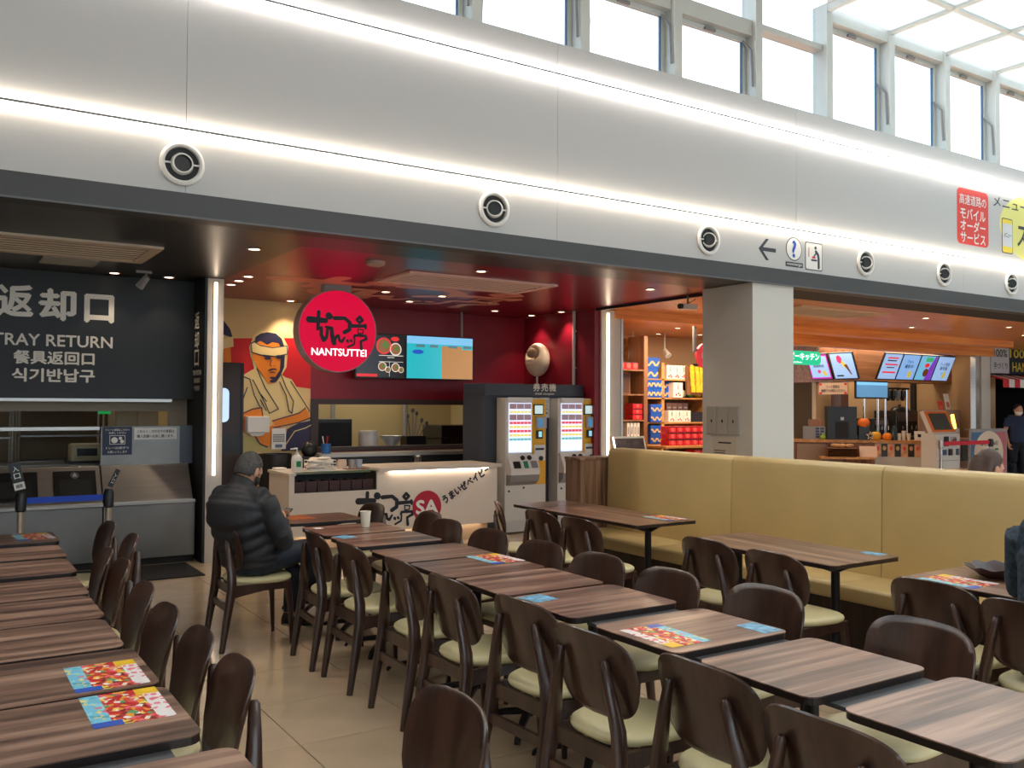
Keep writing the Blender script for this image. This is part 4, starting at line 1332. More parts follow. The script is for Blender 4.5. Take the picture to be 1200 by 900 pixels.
def ticket_machine(x0, label):
    t = thing('ticket_machine', label, 'ticket machine', (x0 + .33, 9.55, 0), 0, 'pair of ticket machines')
    y = 9.45
    x1 = x0 + .62
    G().box(x0, x1, y, 9.655, .02, 1.695).build('cabinet', M_MACH, t, bevel=.006)
    G().box(x0 + .005, x1 - .005, y - .004, y, .02, .15).build('kick_plate', mat('kick_white', (196, 194, 188), .4), t)
    box('button_panel', M_LITP, x0 + .05, x0 + .39, y - .008, y, 1.01, 1.63, t)
    box('top_label', M_WPLAST, x0 + .04, x0 + .40, y - .02, y, 1.635, 1.70, t)
    rows = [(1.555, .065, 3, 3), (1.505, .026, 6, 2), (1.415, .07, 3, 3), (1.365, .03, 6, 1), (1.315, .028, 6, 2), (1.262, .03, 6, 1), (1.21, .028, 6, 2), (1.16, .028, 6, 4), (1.105, .03, 6, 0), (1.05, .03, 6, 0)]
    for z, h, n_, c in rows:
        g = G()
        for k in range(n_):
            wd = .33 / n_
            g.box(x0 + .055 + wd * k + .004, x0 + .055 + wd * (k + 1) - .004, y - .013, y - .008, z, z + h)
        g.build('button_row', BTN[c], t)
    box('yellow_panel', M_YEL, x0 + .40, x1 - .01, y - .006, y, .60, 1.68, t)
    s = box('display', M_BLACK, x0 + .42, x0 + .565, y - .02, y - .006, 1.48, 1.615, t)
    box('screen', mat('machine_screen', (190, 214, 214), .2, emit=.7), x0 + .432, x0 + .553, y - .022, y - .02, 1.495, 1.60, s)
    r = G().box(x0 + .45, x0 + .60, y - .05, y - .006, 1.31, 1.455).build('card_reader', mat('reader_grey', (176, 180, 188), .4), t, bevel=.006)
    box('screen', mat('reader_blue', (50, 120, 170), .2, emit=.6), x0 + .465, x0 + .52, y - .053, y - .05, 1.33, 1.43, r)
    r = G().box(x0 + .46, x0 + .55, y - .035, y - .006, 1.18, 1.285).build('touch_reader', M_BLACK, t, bevel=.006)
    box('screen', mat('reader_white', (150, 210, 230), .2, emit=.7), x0 + .483, x0 + .53, y - .038, y - .035, 1.20, 1.27, r)
    G().box(x0 + .43, x0 + .59, y - .03, y - .006, .90, 1.10).build('note_panel', M_WPLAST, t, bevel=.005)
    box('note_slot', M_BLACK, x0 + .44, x0 + .56, y - .045, y - .03, 1.035, 1.06, t)
    tr = G().prism([(0, .70), (-.11, .735), (-.115, .80), (-.03, .985), (0, .985)], (x0 + .02, y, 0), UY, UZ, .43).build('coin_tray', M_WPLAST, t)
    G().prism([(0, .60), (-.085, .655), (-.11, .735), (0, .735)], (x0 + .018, y, 0), UY, UZ, .434).build('tray_base', M_GREY, t)
    n = Vector((0, -.185, .085)).normalized()
    u2 = Vector((0, .085, .185)).normalized()
    for dx, w_, m_ in ((.10, .05, M_BLACK), (.235, .03, mat('green_button', (40, 140, 110), .4)), (.36, .045, M_GREY)):
        c = Vector((x0 + .02 + dx, y - .088, .858))
        G().obox(c + n * .004, UX, u2, n, w_, .045, .006).build('coin_fitting', m_, tr)
    for dx in (.22, .32):
        G().cyl((x0 + dx, y - .06, .94), (x0 + dx, y - .075, .95), .03, n=14).build('coin_slot', M_BLACK, tr)
    G().cyl((x0 + .52, y - .045, .93), (x0 + .52, y - .03, .93), .03, n=14).build('return_knob', M_BLACK, t)
    for dx, z in ((.06, .53), (.28, .565)):
        G().cyl((x0 + dx, y - .008, z), (x0 + dx, y, z), .013, n=12).build('lock', M_BLACK, t)
    box('vent', M_DARK, x0 + .42, x0 + .47, y - .002, y + .001, .185, .19, t)
    box('door_line', M_GREY, x0 + .01, x1 - .01, y - .002, y + .001, .155, .158, t)


ticket_machine(6.03, 'left ticket machine of the pair, beside the white shop counter')
ticket_machine(6.835, 'right ticket machine of the pair, beside the red side wall')
t = thing('machine_notice', 'tall paper notice hanging between the two ticket machines', 'notice', (6.74, 9.63, 1.45))
box('sheet', M_PAPER, 6.685, 6.83, 9.625, 9.64, 1.44, 1.70, t)
g = G()
for k in range(3):
    g.box(6.70, 6.81, 9.623, 9.625, 1.66 - .012 * k, 1.664 - .012 * k)
g.box(6.72, 6.80, 9.623, 9.625, 1.49, 1.51).box(6.71, 6.80, 9.623, 9.625, 1.55, 1.555).box(6.71, 6.80, 9.623, 9.625, 1.60, 1.605)
g.build('print_lines', M_GREY, t)
box('tape', M_GREY, 6.74, 6.77, 9.64, 9.66, 1.66, 1.68, t)

# egg shaped fixture and pipe on the red side wall
t = thing('egg_lamp', 'white egg shaped fixture with an open hollow on the red side wall', 'wall fixture', (7.38, 10.55, 2.25))
g = G().ball((7.27, 10.55, 2.25), .13, .25, .24, 24, 16)
eg = g.build('shell', mat('fixture_cream', (224, 204, 180), .4), t, True)
bm = bmesh.new()
bm.from_mesh(eg.data)
for vv in bm.verts:
    wz, wy = vv.co.z, vv.co.y
    d2 = (wz - .09) ** 2 / .11 ** 2 + (wy - .03) ** 2 / .17 ** 2
    if vv.co.x < -.11 and d2 < 1:
        vv.co.x += .10 * (1 - d2) ** .5 + .02
bm.to_mesh(eg.data)
bm.free()
G().ball((7.185, 10.57, 2.345), .02, .13, .07, 16, 10).build('hollow', mat('hollow_beige', (176, 150, 126), .5), t, True)
G().cyl((7.3, 10.6, 1.875), (7.3, 10.6, 2.06), .015, n=10).build('stem', M_WPLAST, t, True)
box('wall_plate', M_WPLAST, 7.34, 7.38, 10.45, 10.65, 2.15, 2.35, t)
t = thing('white_pipe', 'thin white vertical pipe on the red side wall above the ticket machines', 'pipe', (7.36, 9.8, 1.875))
G().cyl((7.355, 9.8, 1.876), (7.355, 9.8, ZS + .014), .022, n=12).build('pipe', M_WHITE, t, True)
for z in (2.1, 2.6):
    box('clip', M_WHITE, 7.355, 7.38, 9.77, 9.83, z, z + .02, t)

# ================================================================== SOUVENIR SHOP (seen between pillar and column)
M_SHOPW = mat('warm_shop_wall', (206, 168, 124), .55)
struct(box('wall_shop_back', M_SHOPW, 7.47, 14.2, 12.6, 12.7, 0, ZS + .02))
M_SHELF = wood('light_shelf_wood', [(166, 112, 58), (190, 134, 74), (208, 152, 90)], .45, 'X', .5)
M_SHELFD = wood('brown_shelf_wood', [(110, 70, 42), (130, 86, 54), (146, 100, 64)], .45, 'Z', .5)
t = thing('display_shelf', 'tall wooden display shelf with boxes in the souvenir shop', 'shelf', (11.0, 11.8, 0))
for x in (10.0, 10.53, 11.6, 12.6):
    box('upright', M_SHELF, x - .03, x + .03, 11.5, 12.0, 0, 2.34 if x > 10.2 else 2.75, t)
for z in (.30, .62, .94, 1.30, 1.72, 2.04):
    box('shelf_board', M_SHELF, 10.03, 12.6, 11.5, 12.0, z, z + .025, t)
box('back_board', M_SHELFD, 10.0, 12.6, 12.0, 12.03, 0, 2.04, t)
t = thing('corner_shelf', 'narrow wooden shelf unit behind the steel edged pillar', 'shelf', (9.6, 11.4, 0))
for x in (9.15, 9.88):
    box('upright', M_SHELFD, x - .04, x + .04, 11.2, 11.6, 0, 2.75, t)
for z in (.6, 1.05, 1.35, 1.77, 2.17):
    box('shelf_board', M_SHELFD, 9.19, 9.84, 11.2, 11.6, z, z + .025, t)

M_BXR = mat('red_box_print', (206, 22, 36), .4, noise=.35, nscale=14)
M_BXB = mat('blue_box_print', (26, 84, 180), .4, noise=.12, nscale=6)
M_BXW = mat('white_box_print', (232, 220, 210), .5)
M_BXG = mat('gold_stripe', (214, 176, 110), .4)
M_BXK = mat('black_box', (30, 24, 30), .4)
M_BXP = mat('pink_grey_box', (170, 130, 120), .5, noise=.1, nscale=5)


def red_box(x, y, z, wd, d, h, label, grp):
    t = thing('souvenir_box', label, 'box', (x + wd / 2, y + d / 2, z), 0, grp)
    G().box(x, x + wd, y, y + d, z, z + h).build('carton', M_BXR, t, bevel=.004, seg=1)
    G().prism(circle(x + wd / 2, z + h * .5, min(wd, h) * .36, 14), (0, y, 0), UX, UZ, .002).build('round_print', mat('coral_print', (240, 90, 80), .4), t)
    box('dark_band', M_BXK, x, x + wd, y - .002, y, z + h * .88, z + h, t)


def blue_box(x, y, z, wd, d, h, label, grp):
    t = thing('souvenir_box', label, 'box', (x + wd / 2, y + d / 2, z), 0, grp)
    G().box(x, x + wd, y, y + d, z, z + h).build('carton', M_BXB, t, bevel=.004, seg=1)
    g = G().ribbon([(x + wd * q / 8 * .9 + wd * .05, z + h * (.42 + .14 * (-1) ** (q // 2))) for q in range(9)], h * .18, (0, y - .002, 0), UX, UZ, 0)
    g.build('gold_wave', M_BXG, t)


def white_box(x, y, z, wd, d, h, label, grp=None):
    t = thing('souvenir_box', label, 'box', (x + wd / 2, y + d / 2, z), 0, grp)
    G().box(x, x + wd, y, y + d, z, z + h).build('carton', M_BXW, t, bevel=.004, seg=1)
    g = G()
    for a, b in ((.3, .2), (.55, .28), (.7, .16)):
        g.prism(circle(x + wd * a, z + h * b, h * .07, 10), (0, y, 0), UX, UZ, .002)
    g.build('red_flowers', M_RED, t)
    G().ribbon([(x + wd * .45, z + h * .85), (x + wd * .45, z + h * .55)], .015, (0, y - .002, 0), UX, UZ, 0).build('ink_mark', M_INK, t)


ORDS = ('first', 'second', 'third', 'fourth', 'fifth', 'sixth', 'seventh', 'eighth')
# blue boxes on the two upper shelves
LB = 'blue box with a gold wave on the upper wooden shelves of the souvenir shop'
for (x, z) in ((10.115, 1.746), (10.308, 1.746), (10.115, 1.90), (10.308, 1.90)):
    blue_box(x, 11.50, z, .19, .3, .15, 'gold waved blue box, %s %s of the square stack of four' % ('lower' if z < 1.8 else 'upper', 'left' if x < 10.2 else 'right'), 'square stack of four blue boxes')
for x, z, lb in ((10.06, 2.065, 'wide blue box lying lowest on the top shelf'), (10.09, 2.246, 'blue box on top of the wide blue box, upper shelf')):
    blue_box(x, 11.52, z, .38, .3, .18, lb, 'blue boxes on the top shelf')
for z in (1.746, 1.89):
    blue_box(10.60, 11.60, z, .22, .3, .14, 'blue box in the shaded pair right of the shelf upright' + (', lower one' if z < 1.8 else ', upper one'), 'shaded pair of blue boxes')
for z in (.965, 1.12, 1.326, 1.48):
    blue_box(10.22, 11.46, z, .25, .3, .15, {.965: 'lowest blue box of the low column beside the red boxes', 1.12: 'second lowest blue box of the low column beside red boxes', 1.326: 'blue box second from the top of the low column', 1.48: 'topmost blue box of the low column beside red boxes'}[z], 'low column of blue boxes')
for k, x in enumerate((10.64, 10.80, 10.96)):
    white_box(x, 11.52, 2.065, .15, .25, .24, ('white box with red flowers on the top shelf, nearest the upright', 'white box with red flowers on the top shelf, middle one', 'white box with red flowers on the top shelf, nearest the column')[k], 'white boxes on the top shelf')
white_box(10.75, 11.48, 1.746, .22, .2, .26, 'single upright white box on the middle shelf')
for k in range(3):
    white_box(10.66 + .175 * k, 11.50, 1.326, .17, .2, .20, ('tall white box in the row of three on the lower shelf, nearest the upright', 'tall white box in the row of three on the lower shelf, middle', 'tall white box in the row of three on the lower shelf, by the black box')[k], 'row of three tall white boxes')
t = thing('souvenir_box', 'plain black box at the right of the lower shelf', 'box', (11.35, 11.5, 1.326))
G().box(11.2, 11.55, 11.5, 11.7, 1.326, 1.50).build('carton', M_BXK, t, bevel=.004)
for k in range(4):
    t = thing('souvenir_box', ('dull pink box in the shaded row of four, first from the upright', 'dull pink box in the shaded row of four, second from the upright', 'dull pink box in the shaded row of four, third from the upright', 'dull pink box in the shaded row of four, last beside the column')[k], 'box', (10.9 + .13 * k, 11.8, 1.326), 0, 'shaded row of dull pink boxes')
    G().box(10.84 + .13 * k, 10.965 + .13 * k, 11.75, 11.95, 1.326, 1.655).build('carton', M_BXP, t, bevel=.004, seg=1)
    box('label_band', M_BXW, 10.86 + .13 * k, 10.945 + .13 * k, 11.748, 11.75, 1.56, 1.59, t)
# red boxes stacked on the left bay of the lower shelf
for r in range(4):
    for c in range(3):
        red_box(10.05 + .055 * c - .015, 11.52, 1.326 + .083 * r, .052, .2, .08, 'small red box in the shaded shelf stack, %s row up, %s column' % (('first', 'second', 'third', 'fourth')[r], ('left', 'middle', 'right')[c]), 'shaded stack of small red boxes')
for r in range(3):
    red_box(10.036, 11.51, 1.746 + .10 * r, .07, .1, .095, ('lowest of three small red boxes beside the square blue stack', 'middle of three small red boxes beside the square blue stack', 'topmost of three small red boxes beside the square blue stack')[r], 'three small red boxes')
# front table with stacked red boxes
t = thing('display_table', 'low wooden display table carrying stacked red boxes', 'table', (10.8, 10.9, 0))
G().box(9.9, 11.9, 10.75, 11.3, .92, .96).build('top', M_SHELF, t, bevel=.004)
for x in (9.95, 11.85):
    for y in (10.8, 11.25):
        box('leg', M_SHELFD, x - .03, x + .03, y - .03, y + .03, 0, .92, t)
for r in range(3):
    for c in range(9):
        red_box(10.02 + .165 * c, 10.80 - .0, .961 + .105 * r, .155, .2, .10, 'red box on the low display table, %s layer, %s from the left' % (('bottom', 'middle', 'top')[r], ('first', 'second', 'third', 'fourth', 'fifth', 'sixth', 'seventh', 'eighth', 'ninth')[c]), 'red boxes stacked on the display table')
t = thing('price_card', 'small white price card stuck before the stacked red boxes', 'card', (10.9, 10.78, .98))
box('card', M_PAPER, 10.80, 11.10, 10.775, 10.785, .965, 1.06, t)
box('photo', M_BXK, 10.81, 10.94, 10.773, 10.775, .97, 1.05, t)
# corner shelf goods
for k in range(3):
    red_box(9.62, 11.22, 1.376 + .09 * k, .2, .2, .088, ('lowest red patterned box on the corner shelf', 'middle red patterned box on the corner shelf', 'top red patterned box on the corner shelf')[k], 'red boxes on the corner shelf')
for k in range(4):
    t = thing('book', '%s thin pale upright folder from the left on the corner shelf' % ('first', 'second', 'third', 'fourth')[k], 'folder', (9.52 + .07 * k, 11.3, 1.076), 0, 'pale folders on the corner shelf')
    G().box(9.50 + .07 * k, 9.555 + .07 * k, 11.22, 11.45, 1.076, 1.33).build('cover', M_BXW, t, bevel=.003, seg=1)
    box('spine_stripe', M_GREY, 9.515 + .07 * k, 9.54 + .07 * k, 11.218, 11.22, 1.14, 1.26, t)
for k in range(3):
    red_box(9.35 + .14 * k, 11.25, 2.196, .13, .15, .12, ('small red box on the top of the corner shelf, first', 'small red box on the top of the corner shelf, second', 'small red box on the top of the corner shelf, third')[k], 'small red boxes on the corner shelf')
red_box(9.20, 11.25, 2.196, .13, .2, .07, 'flat red box at the left of the top board of the corner shelf', None)
t = thing('frame_picture', 'brown framed picture standing on the corner shelf', 'picture', (9.5, 11.35, 1.796))
G().box(9.3, 9.7, 11.38, 11.42, 1.796, 2.14).build('frame', M_SHELFD, t)
box('picture', mat('dark_brown_print', (90, 60, 46), .4), 9.33, 9.67, 11.376, 11.38, 1.82, 2.12, t)
# hanging golden packets
yl = mat('golden_packet', (232, 178, 40), .35, noise=.25, nscale=20)
for r in range(4):
    for c in range(6):
        t = thing('golden_packet', 'shiny hanging golden packet, %s row from below, %s in that row' % (('first', 'second', 'third', 'fourth', 'fifth')[r], ('first', 'second', 'third', 'fourth', 'fifth', 'sixth')[c]), 'packet', (11.15 + .11 * c, 11.3, 1.9 + .1 * r), 0, 'golden packets hanging in the souvenir shop')
        x, z = 11.12 + .11 * c + random.uniform(-.015, .015), 1.84 + .115 * r
        G().prism([(.0, 0), (.085, .0), (.09, .12), (.06, .13), (.03, .13), (-.005, .12)], (x, 11.445 + .012 * (r % 2), z), UX, UZ, .02).build('bag', yl, t)
        G().box(x + .035, x + .05, 11.435, 11.465, z + .125, z + .14).build('hang_tab', M_BXW, t)
t = thing('packet_rail', 'dark rail above the hanging golden packets', 'rail', (11.4, 11.34, 2.3))
G().box(11.05, 11.9, 11.465, 11.50, 1.80, 2.30).build('panel', M_SHELFD, t)
G().box(11.2, 11.6, 11.42, 11.50, 2.30, 2.34).build('bar', M_BLACKMET, t)
for k, (x, m, r) in enumerate(((11.08, 'pale_green_melon', .09), (11.27, 'green_leafy_toy', .07), (11.45, 'yellow_toy', .10))):
    t = thing('soft_toy', ('pale round souvenir on the middle shelf', 'green round souvenir on the middle shelf', 'yellow round souvenir on the middle shelf')[k], 'souvenir', (x, 11.4, 1.746))
    G().ball((x, 11.62, 1.746 + r * .8), r, r * .8, r * .8, 12, 8).build('body', mat(m, ((206, 214, 180), (120, 170, 90), (236, 190, 40))[k], .6), t, True)
    G().cyl((x, 11.62, 1.746 + r * 1.5), (x, 11.62, 1.746 + r * 1.9), .012).build('stalk', M_SHELFD, t)
for c in range(8):
    red_box(10.60 + .165 * c, 10.82, .781, .155, .2, .10, 'red box under the low display table, %s from the upright' % ORDS[c], 'red boxes under the display table')
t = thing('low_stand', 'low wooden stand under the display table holding red boxes', 'stand', (11.2, 11.0, 0))
G().box(10.55, 11.80, 10.80, 11.2, .74, .78).build('board', M_SHELF, t)
G().box(10.6, 11.75, 10.85, 11.15, 0, .74).build('plinth', M_SHELFD, t)
# hanging round red shop sign and track lights
t = thing('hanging_disc_sign', 'round coral sign hanging beside the white column in the souvenir shop', 'sign', (11.2, 10.0, 2.3))
G().lathe([(0, 0), (.19, 0), (.19, .05), (0, .05)], (9.95, 9.9, 2.37), 32, 'Y').build('disc', mat('coral_sign', (232, 60, 70), .4, emit=.35), t, True)
G().prism(circle(9.95, 2.37, .10, 24), (0, 9.9, 0), UX, UZ, .003).build('white_mark', M_PAPER, t)
G().cyl((9.72, 9.92, 2.42), (9.72, 9.92, ZS + .014), .03, n=12).build('hanger', M_GREY, t, True)
G().box(9.72, 9.95, 9.905, 9.945, 2.44, 2.47).build('arm', M_GREY, t)
for k, (x, y, z) in enumerate(((10.2, 11.9, 2.55), (9.75, 11.9, 2.52), (10.75, 11.7, 2.5))):
    t = thing('track_spotlight', ('lit white spotlight above the blue boxes in the souvenir shop', 'white spotlight just behind the steel edged pillar', 'unlit spotlight above the white boxes in the souvenir shop')[k], 'spotlight', (x, y, ZS))
    G().cyl((x, y, z + .05), (x, y, ZS + .014), .012, n=8).build('stem', M_WHITE, t)
    G().cyl((x, y, z + .07), (x - .02, y - .12, z - .03), .04, .055, n=16).build('lamp_head', M_WHITE, t, True)
    G().cyl((x - .02, y - .121, z - .031), (x - .021, y - .124, z - .033), .045, n=16).build('lens', M_DOWN if k < 2 else M_GREY, t)

# slanted framed menu case behind the bench end
t = thing('menu_case', 'slanted case with a lit frame standing behind the bench end', 'display case', (6.3, 7.3, 0))
vv_ = Vector((0, .28, .96)).normalized()
nn_ = Vector((0, -.96, .28)).normalized()
for xx in (6.08, 6.42):
    box('leg', M_WHITE, xx - .02, xx + .02, 7.28, 7.34, 0, 1.0, t)
G().obox((6.25, 7.34, 1.12), UX, vv_, nn_, .225, .16, .02).build('frame', mat('case_frame_white', (230, 214, 190), .4), t, bevel=.006)
G().obox((6.25, 7.34, 1.12) + nn_ * .021 if False else Vector((6.25, 7.34, 1.12)) + nn_ * .021, UX, vv_, nn_, .20, .135, .003).build('menu_sheet', mat('menu_dark_photo', (90, 70, 66), .3, noise=.5, nscale=16), t)
G().obox(Vector((6.04, 7.34, 1.12)) + nn_ * .022, UX, vv_, nn_, .006, .15, .004).build('lit_edge', M_LEDW, t)

# ================================================================== SNACK SHOP (right of the column)
M_BULK = wood('brown_wood_bulkhead', [(112, 70, 42), (132, 84, 50), (148, 98, 62)], .45, 'X', .5)
M_SNW = mat('snack_beige_wall', (196, 164, 124), .55)
struct(box('wall_bulkhead', M_BULK, 15.62, 18.9, 11.36, 11.8, 2.12, ZS + .014))
struct(box('wall_bulkhead', M_BULK, 15.64, 16.0, 11.8, 15.0, 2.12, ZS + .014))
struct(box('wall_snack_back', M_SNW, 15.9, 19.3, 12.6, 12.7, 0, 2.2))
struct(box('wall_snack_side', M_SNW, 18.9, 19.3, 10.62, 12.6, 0, ZS + .014))
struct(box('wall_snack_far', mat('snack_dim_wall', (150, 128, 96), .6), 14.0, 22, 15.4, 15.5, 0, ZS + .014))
struct(box('trim_10', M_WHITE, 18.46, 18.80, 10.45, 10.60, 0, 2.70))
struct(box('trim_11', M_STEEL, 18.28, 18.44, 10.47, 10.58, 0, 2.70))
struct(box('wall_post', mat('brown_post', (112, 74, 50), .5), 16.2, 16.45, 12.2, 12.45, 0, 2.12))


def tilted_screen(corner, u, inward, wd, label, face, marks):
    """screen hung from its top edge, lower edge tilted inward"""
    c = Vector(corner)
    v = Vector((inward[0] * .22, inward[1] * .22, -.53))
    v = -v.normalized()
    L = .574
    u = Vector(u).normalized()
    n = u.cross(v)
    cen = c + u * wd / 2 - v * L / 2
    t = thing('menu_screen', label, 'screen', tuple(cen), 0, 'tilted menu screens of the snack shop')
    G().obox(cen - n * .02, u, v, n, wd / 2 - .004, L / 2, .02).build('case', M_BLACK, t, bevel=.004)
    G().obox(cen + n * .001, u, v, n, wd / 2 - .025, L / 2 - .022, .0015).build('screen', face, t)
    G().obox(cen - n * .085, u, v, n, .05, .05, .045).build('bracket', M_BLACK, t)
    k = 0
    for (m, a, b, w_, h_, kind) in marks:
        k += 1
        o = cen + n * (.003 + .0004 * k)
        if kind == 'r':
            G().prism([(a, b), (a + w_, b), (a + w_, b + h_), (a, b + h_)], o, u, v, .0003).build('printed_band', m, t)
        elif kind == 'c':
            G().prism(circle(a, b, w_, 16, h_), o, u, v, .0003).build('printed_spot', m, t)
        elif kind == 'p':
            G().prism(w_, o, u, v, .0003).build('printed_shape', m, t)
        else:
            text(kind, m, t, o + u * a + v * b, u, v, w_, h_, .012, center=True)
    return t


sb = mat('screen_pale_blue', (150, 186, 232), .2, emit=.75)
sb2 = mat('screen_sky_blue', (124, 170, 226), .2, emit=.8)
sc2 = mat('screen_cyan', (110, 180, 216), .2, emit=.75)
sk = mat('screen_ink', (40, 46, 60), .3)
spk, spu, syl, smag = mat('screen_pink', (224, 60, 110), .2, emit=.5), mat('screen_purple', (130, 60, 200), .2, emit=.6), mat('screen_yellow', (216, 200, 90), .2, emit=.5), mat('screen_magenta', (190, 40, 170), .2, emit=.6)
sbr, sg2 = mat('screen_brown', (120, 70, 40), .2, emit=.3), mat('screen_green2', (70, 190, 120), .2, emit=.5)
# facing the walkway: four screens along the front of the bulkhead
for k in range(4):
    x = 16.01 + .615 * k
    face = (sb, sb2, sc2, sb)[k]
    mk = ([(sr, -.18, .17, .36, .03, 'r'), (sk, -.16, .115, .3, .025, 'r'), (sr, -.2, .03, .42, .03, 'r'), (sk, -.12, -.03, .26, .02, 'r'), (sr, -.2, -.14, .42, .035, 'r')],
          [(sk, 0, .12, .20, .08, 'フォト'), (sk, 0, .02, .28, .08, '撮影中'), (sb2, .02, -.1, .05, .06, 'c'), (syl, .1, -.15, .07, .08, 'c')],
          [(spu, -.28, -.26, 0, 0, 'n'), (sg2, -.1, .14, .25, .09, 'r'), (sr, 0, .06, .08, .05, 'c'), (sbr, .02, -.10, .09, .09, 'c')],
          [(sk, 0, .10, .34, .08, 'フード受取'), (sk, 0, .01, .26, .08, '番号順'), (syl, .08, -.14, .07, .08, 'c'), (sb2, 0, -.1, .04, .05, 'c')])[k]
    mk = [q for q in mk if q[5] != 'n']
    if k == 2:
        mk = [(spu, 0, 0, [(.05, -.265), (.275, -.265), (.275, .26), (.2, .26), (.1, .0)], 0, 'p')] + mk
    tilted_screen((x, 11.0, 2.69), (1, 0, 0), (0, 1), .615,
                  ('first tilted screen of the row of four, with red bands', 'second tilted screen of the row of four, pale blue', 'third tilted screen of the row of four, blue and purple', 'fourth tilted screen of the row of four, far end')[k], face, mk)
# facing left: two screens on the side of the bulkhead
tilted_screen((15.30, 11.83, 2.69), (0, -1, 0), (1, 0), .57, 'tilted screen showing a crepe cone beside the row of four', sb,
              [(spk, 0, 0, [(-.12, .20), (-.06, .24), (.0, .18), (.0, .08), (-.06, .05), (-.12, .10)], 0, 'p'),
               (syl, 0, 0, [(-.02, .12), (.06, .06), (.08, -.02), (.02, -.04), (-.03, .03)], 0, 'p'),
               (sbr, 0, 0, [(.02, .02), (.09, .04), (.16, -.18), (.14, -.19)], 0, 'p'), (sk, -.2, -.22, .16, .03, 'r')])
tilted_screen((15.30, 12.40, 2.69), (0, -1, 0), (1, 0), .54, 'tilted screen with a magenta border behind the green sign', smag,
              [(sb, -.22, -.23, .44, .46, 'r'), (sk, 0, .02, .26, .06, '期間限定'), (spk, -.02, -.1, .04, .04, 'c'), (syl, .1, -.14, .05, .06, 'c')])

t = thing('green_sign', 'glowing green rounded sign with white lettering by the white column', 'sign', (13.9, 11.3, 2.53))
G().prism(rrect(13.0, 14.41, 2.40, 2.66, .10), (0, 11.3, 0), UX, UZ, -.08).build('case', mat('green_glow', (20, 200, 150), .3, emit=.75), t)
text('ハッピーキッチン', M_SIGNW, t, (13.79, 11.296, 2.555), UX, UZ, 1.12, .13, .03, center=True)
text('happy kitchen', M_SIGNW, t, (13.6, 11.296, 2.44), UX, UZ, .5, .04, .012, center=True)
for x in (13.3, 14.36):
    G().cyl((x, 11.34, 2.64), (x, 11.34, ZS + .014), .02, n=8).build('hanger', M_WHITE, t)

# counter set at an angle
cA, cB = Vector((14.45, 12.05, 0)), Vector((16.40, 10.15, 0))
cu_ = (cB - cA).normalized()
cn_ = Vector((cu_.y, -cu_.x, 0))
if cn_.y > 0:
    cn_ = -cn_
CL = (cB - cA).length


def cpt(s, d, z):
    return cA + cu_ * s - cn_ * d + Vector((0, 0, z))


t = thing('snack_counter', 'angled snack counter with a wooden top and poster row on white front', 'counter', (15.4, 11.1, 0))
G().obox(cpt(CL / 2, .3, .925), cu_, -cn_, UZ, CL / 2 + .02, .32, .025).build('top', M_SHELF, t)
G().obox(cpt(CL * .29, .32, .45), cu_, -cn_, UZ, CL * .29, .28, .45).build('wooden_body', M_SHELFD, t)
G().obox(cpt(CL * .79, .32, .45), cu_, -cn_, UZ, CL * .21, .28, .45).build('white_body', M_WHITE, t)
G().obox(cpt(CL * .2, .02, .45), cu_, -cn_, UZ, CL * .16, .03, .42).build('panel', mat('panel_taupe', (140, 116, 96), .5), t)
for k in range(9):
    s = CL * (.60 + .045 * k)
    po = G().obox(cpt(s, .035, .76), cu_, -cn_, UZ, CL * .0205, .004, .125).build('poster', mat('poster_peach', (226, 170, 130), .5, noise=.3, nscale=12) if k % 2 == 0 else mat('poster_black', (40, 34, 30), .4), t)
    o = cpt(s, .030, .80)
    G().prism(circle(0, 0, .032, 14, .045), o, cu_, UZ, .0005).build('printed_food', mat('poster_red', (220, 90, 80), .5) if k % 2 == 0 else mat('poster_gold', (210, 170, 100), .5), po)
ang = math.atan2(cu_.y, cu_.x)


def on_counter(name, label, cat, s, d, z=.95):
    p = cpt(s, d, z)
    return thing(name, label, cat, tuple(p), ang), p


t, p = on_counter('coffee_machine', 'large black machine at the left of the snack counter', 'machine', 1.0, .42)
for g, n_, m_ in ((G().obox(p + UZ * .33, cu_, -cn_, UZ, .28, .2, .33), 'body', M_BLACK), (G().obox(p + UZ * .2 + cn_ * .21, cu_, -cn_, UZ, .12, .02, .16), 'front', M_DARK),
                  (G().obox(p + UZ * .42 + cn_ * .215, cu_, -cn_, UZ, .03, .01, .03), 'badge', mat('badge_white_blue', (180, 190, 210), .4))):
    g.build(n_, m_, t)
t, p = on_counter('cash_box', 'grey box with dark compartments on the snack counter by the column', 'box', .48, .35)
G().obox(p + UZ * .13, cu_, -cn_, UZ, .2, .12, .13).build('body', M_GREY, t)
for i in range(4):
    for j in range(2):
        G().obox(p + UZ * (.05 + .055 * i) + cn_ * .122 + cu_ * (.05 + .09 * j), cu_, -cn_, UZ, .035, .003, .02).build('drawer', mat('drawer_navy', (40, 60, 100), .4), t)
t, p = on_counter('brown_box', 'small brown box on top of the grey compartment box', 'box', .5, .35, 1.211)
G().obox(p + UZ * .07, cu_, -cn_, UZ, .12, .1, .07).build('body', mat('box_tan', (150, 106, 80), .5), t)
t, p = on_counter('green_toy', 'small green toy before the grey box on the snack counter', 'toy', .62, .12)
G().ball(p + UZ * .05, .05, .05, .05, 12, 8).build('body', mat('toy_green', (130, 180, 60), .5), t, True)
G().ball(p + UZ * .105, .028, .028, .028, 10, 8).build('head', MATS['toy_green'], t, True)
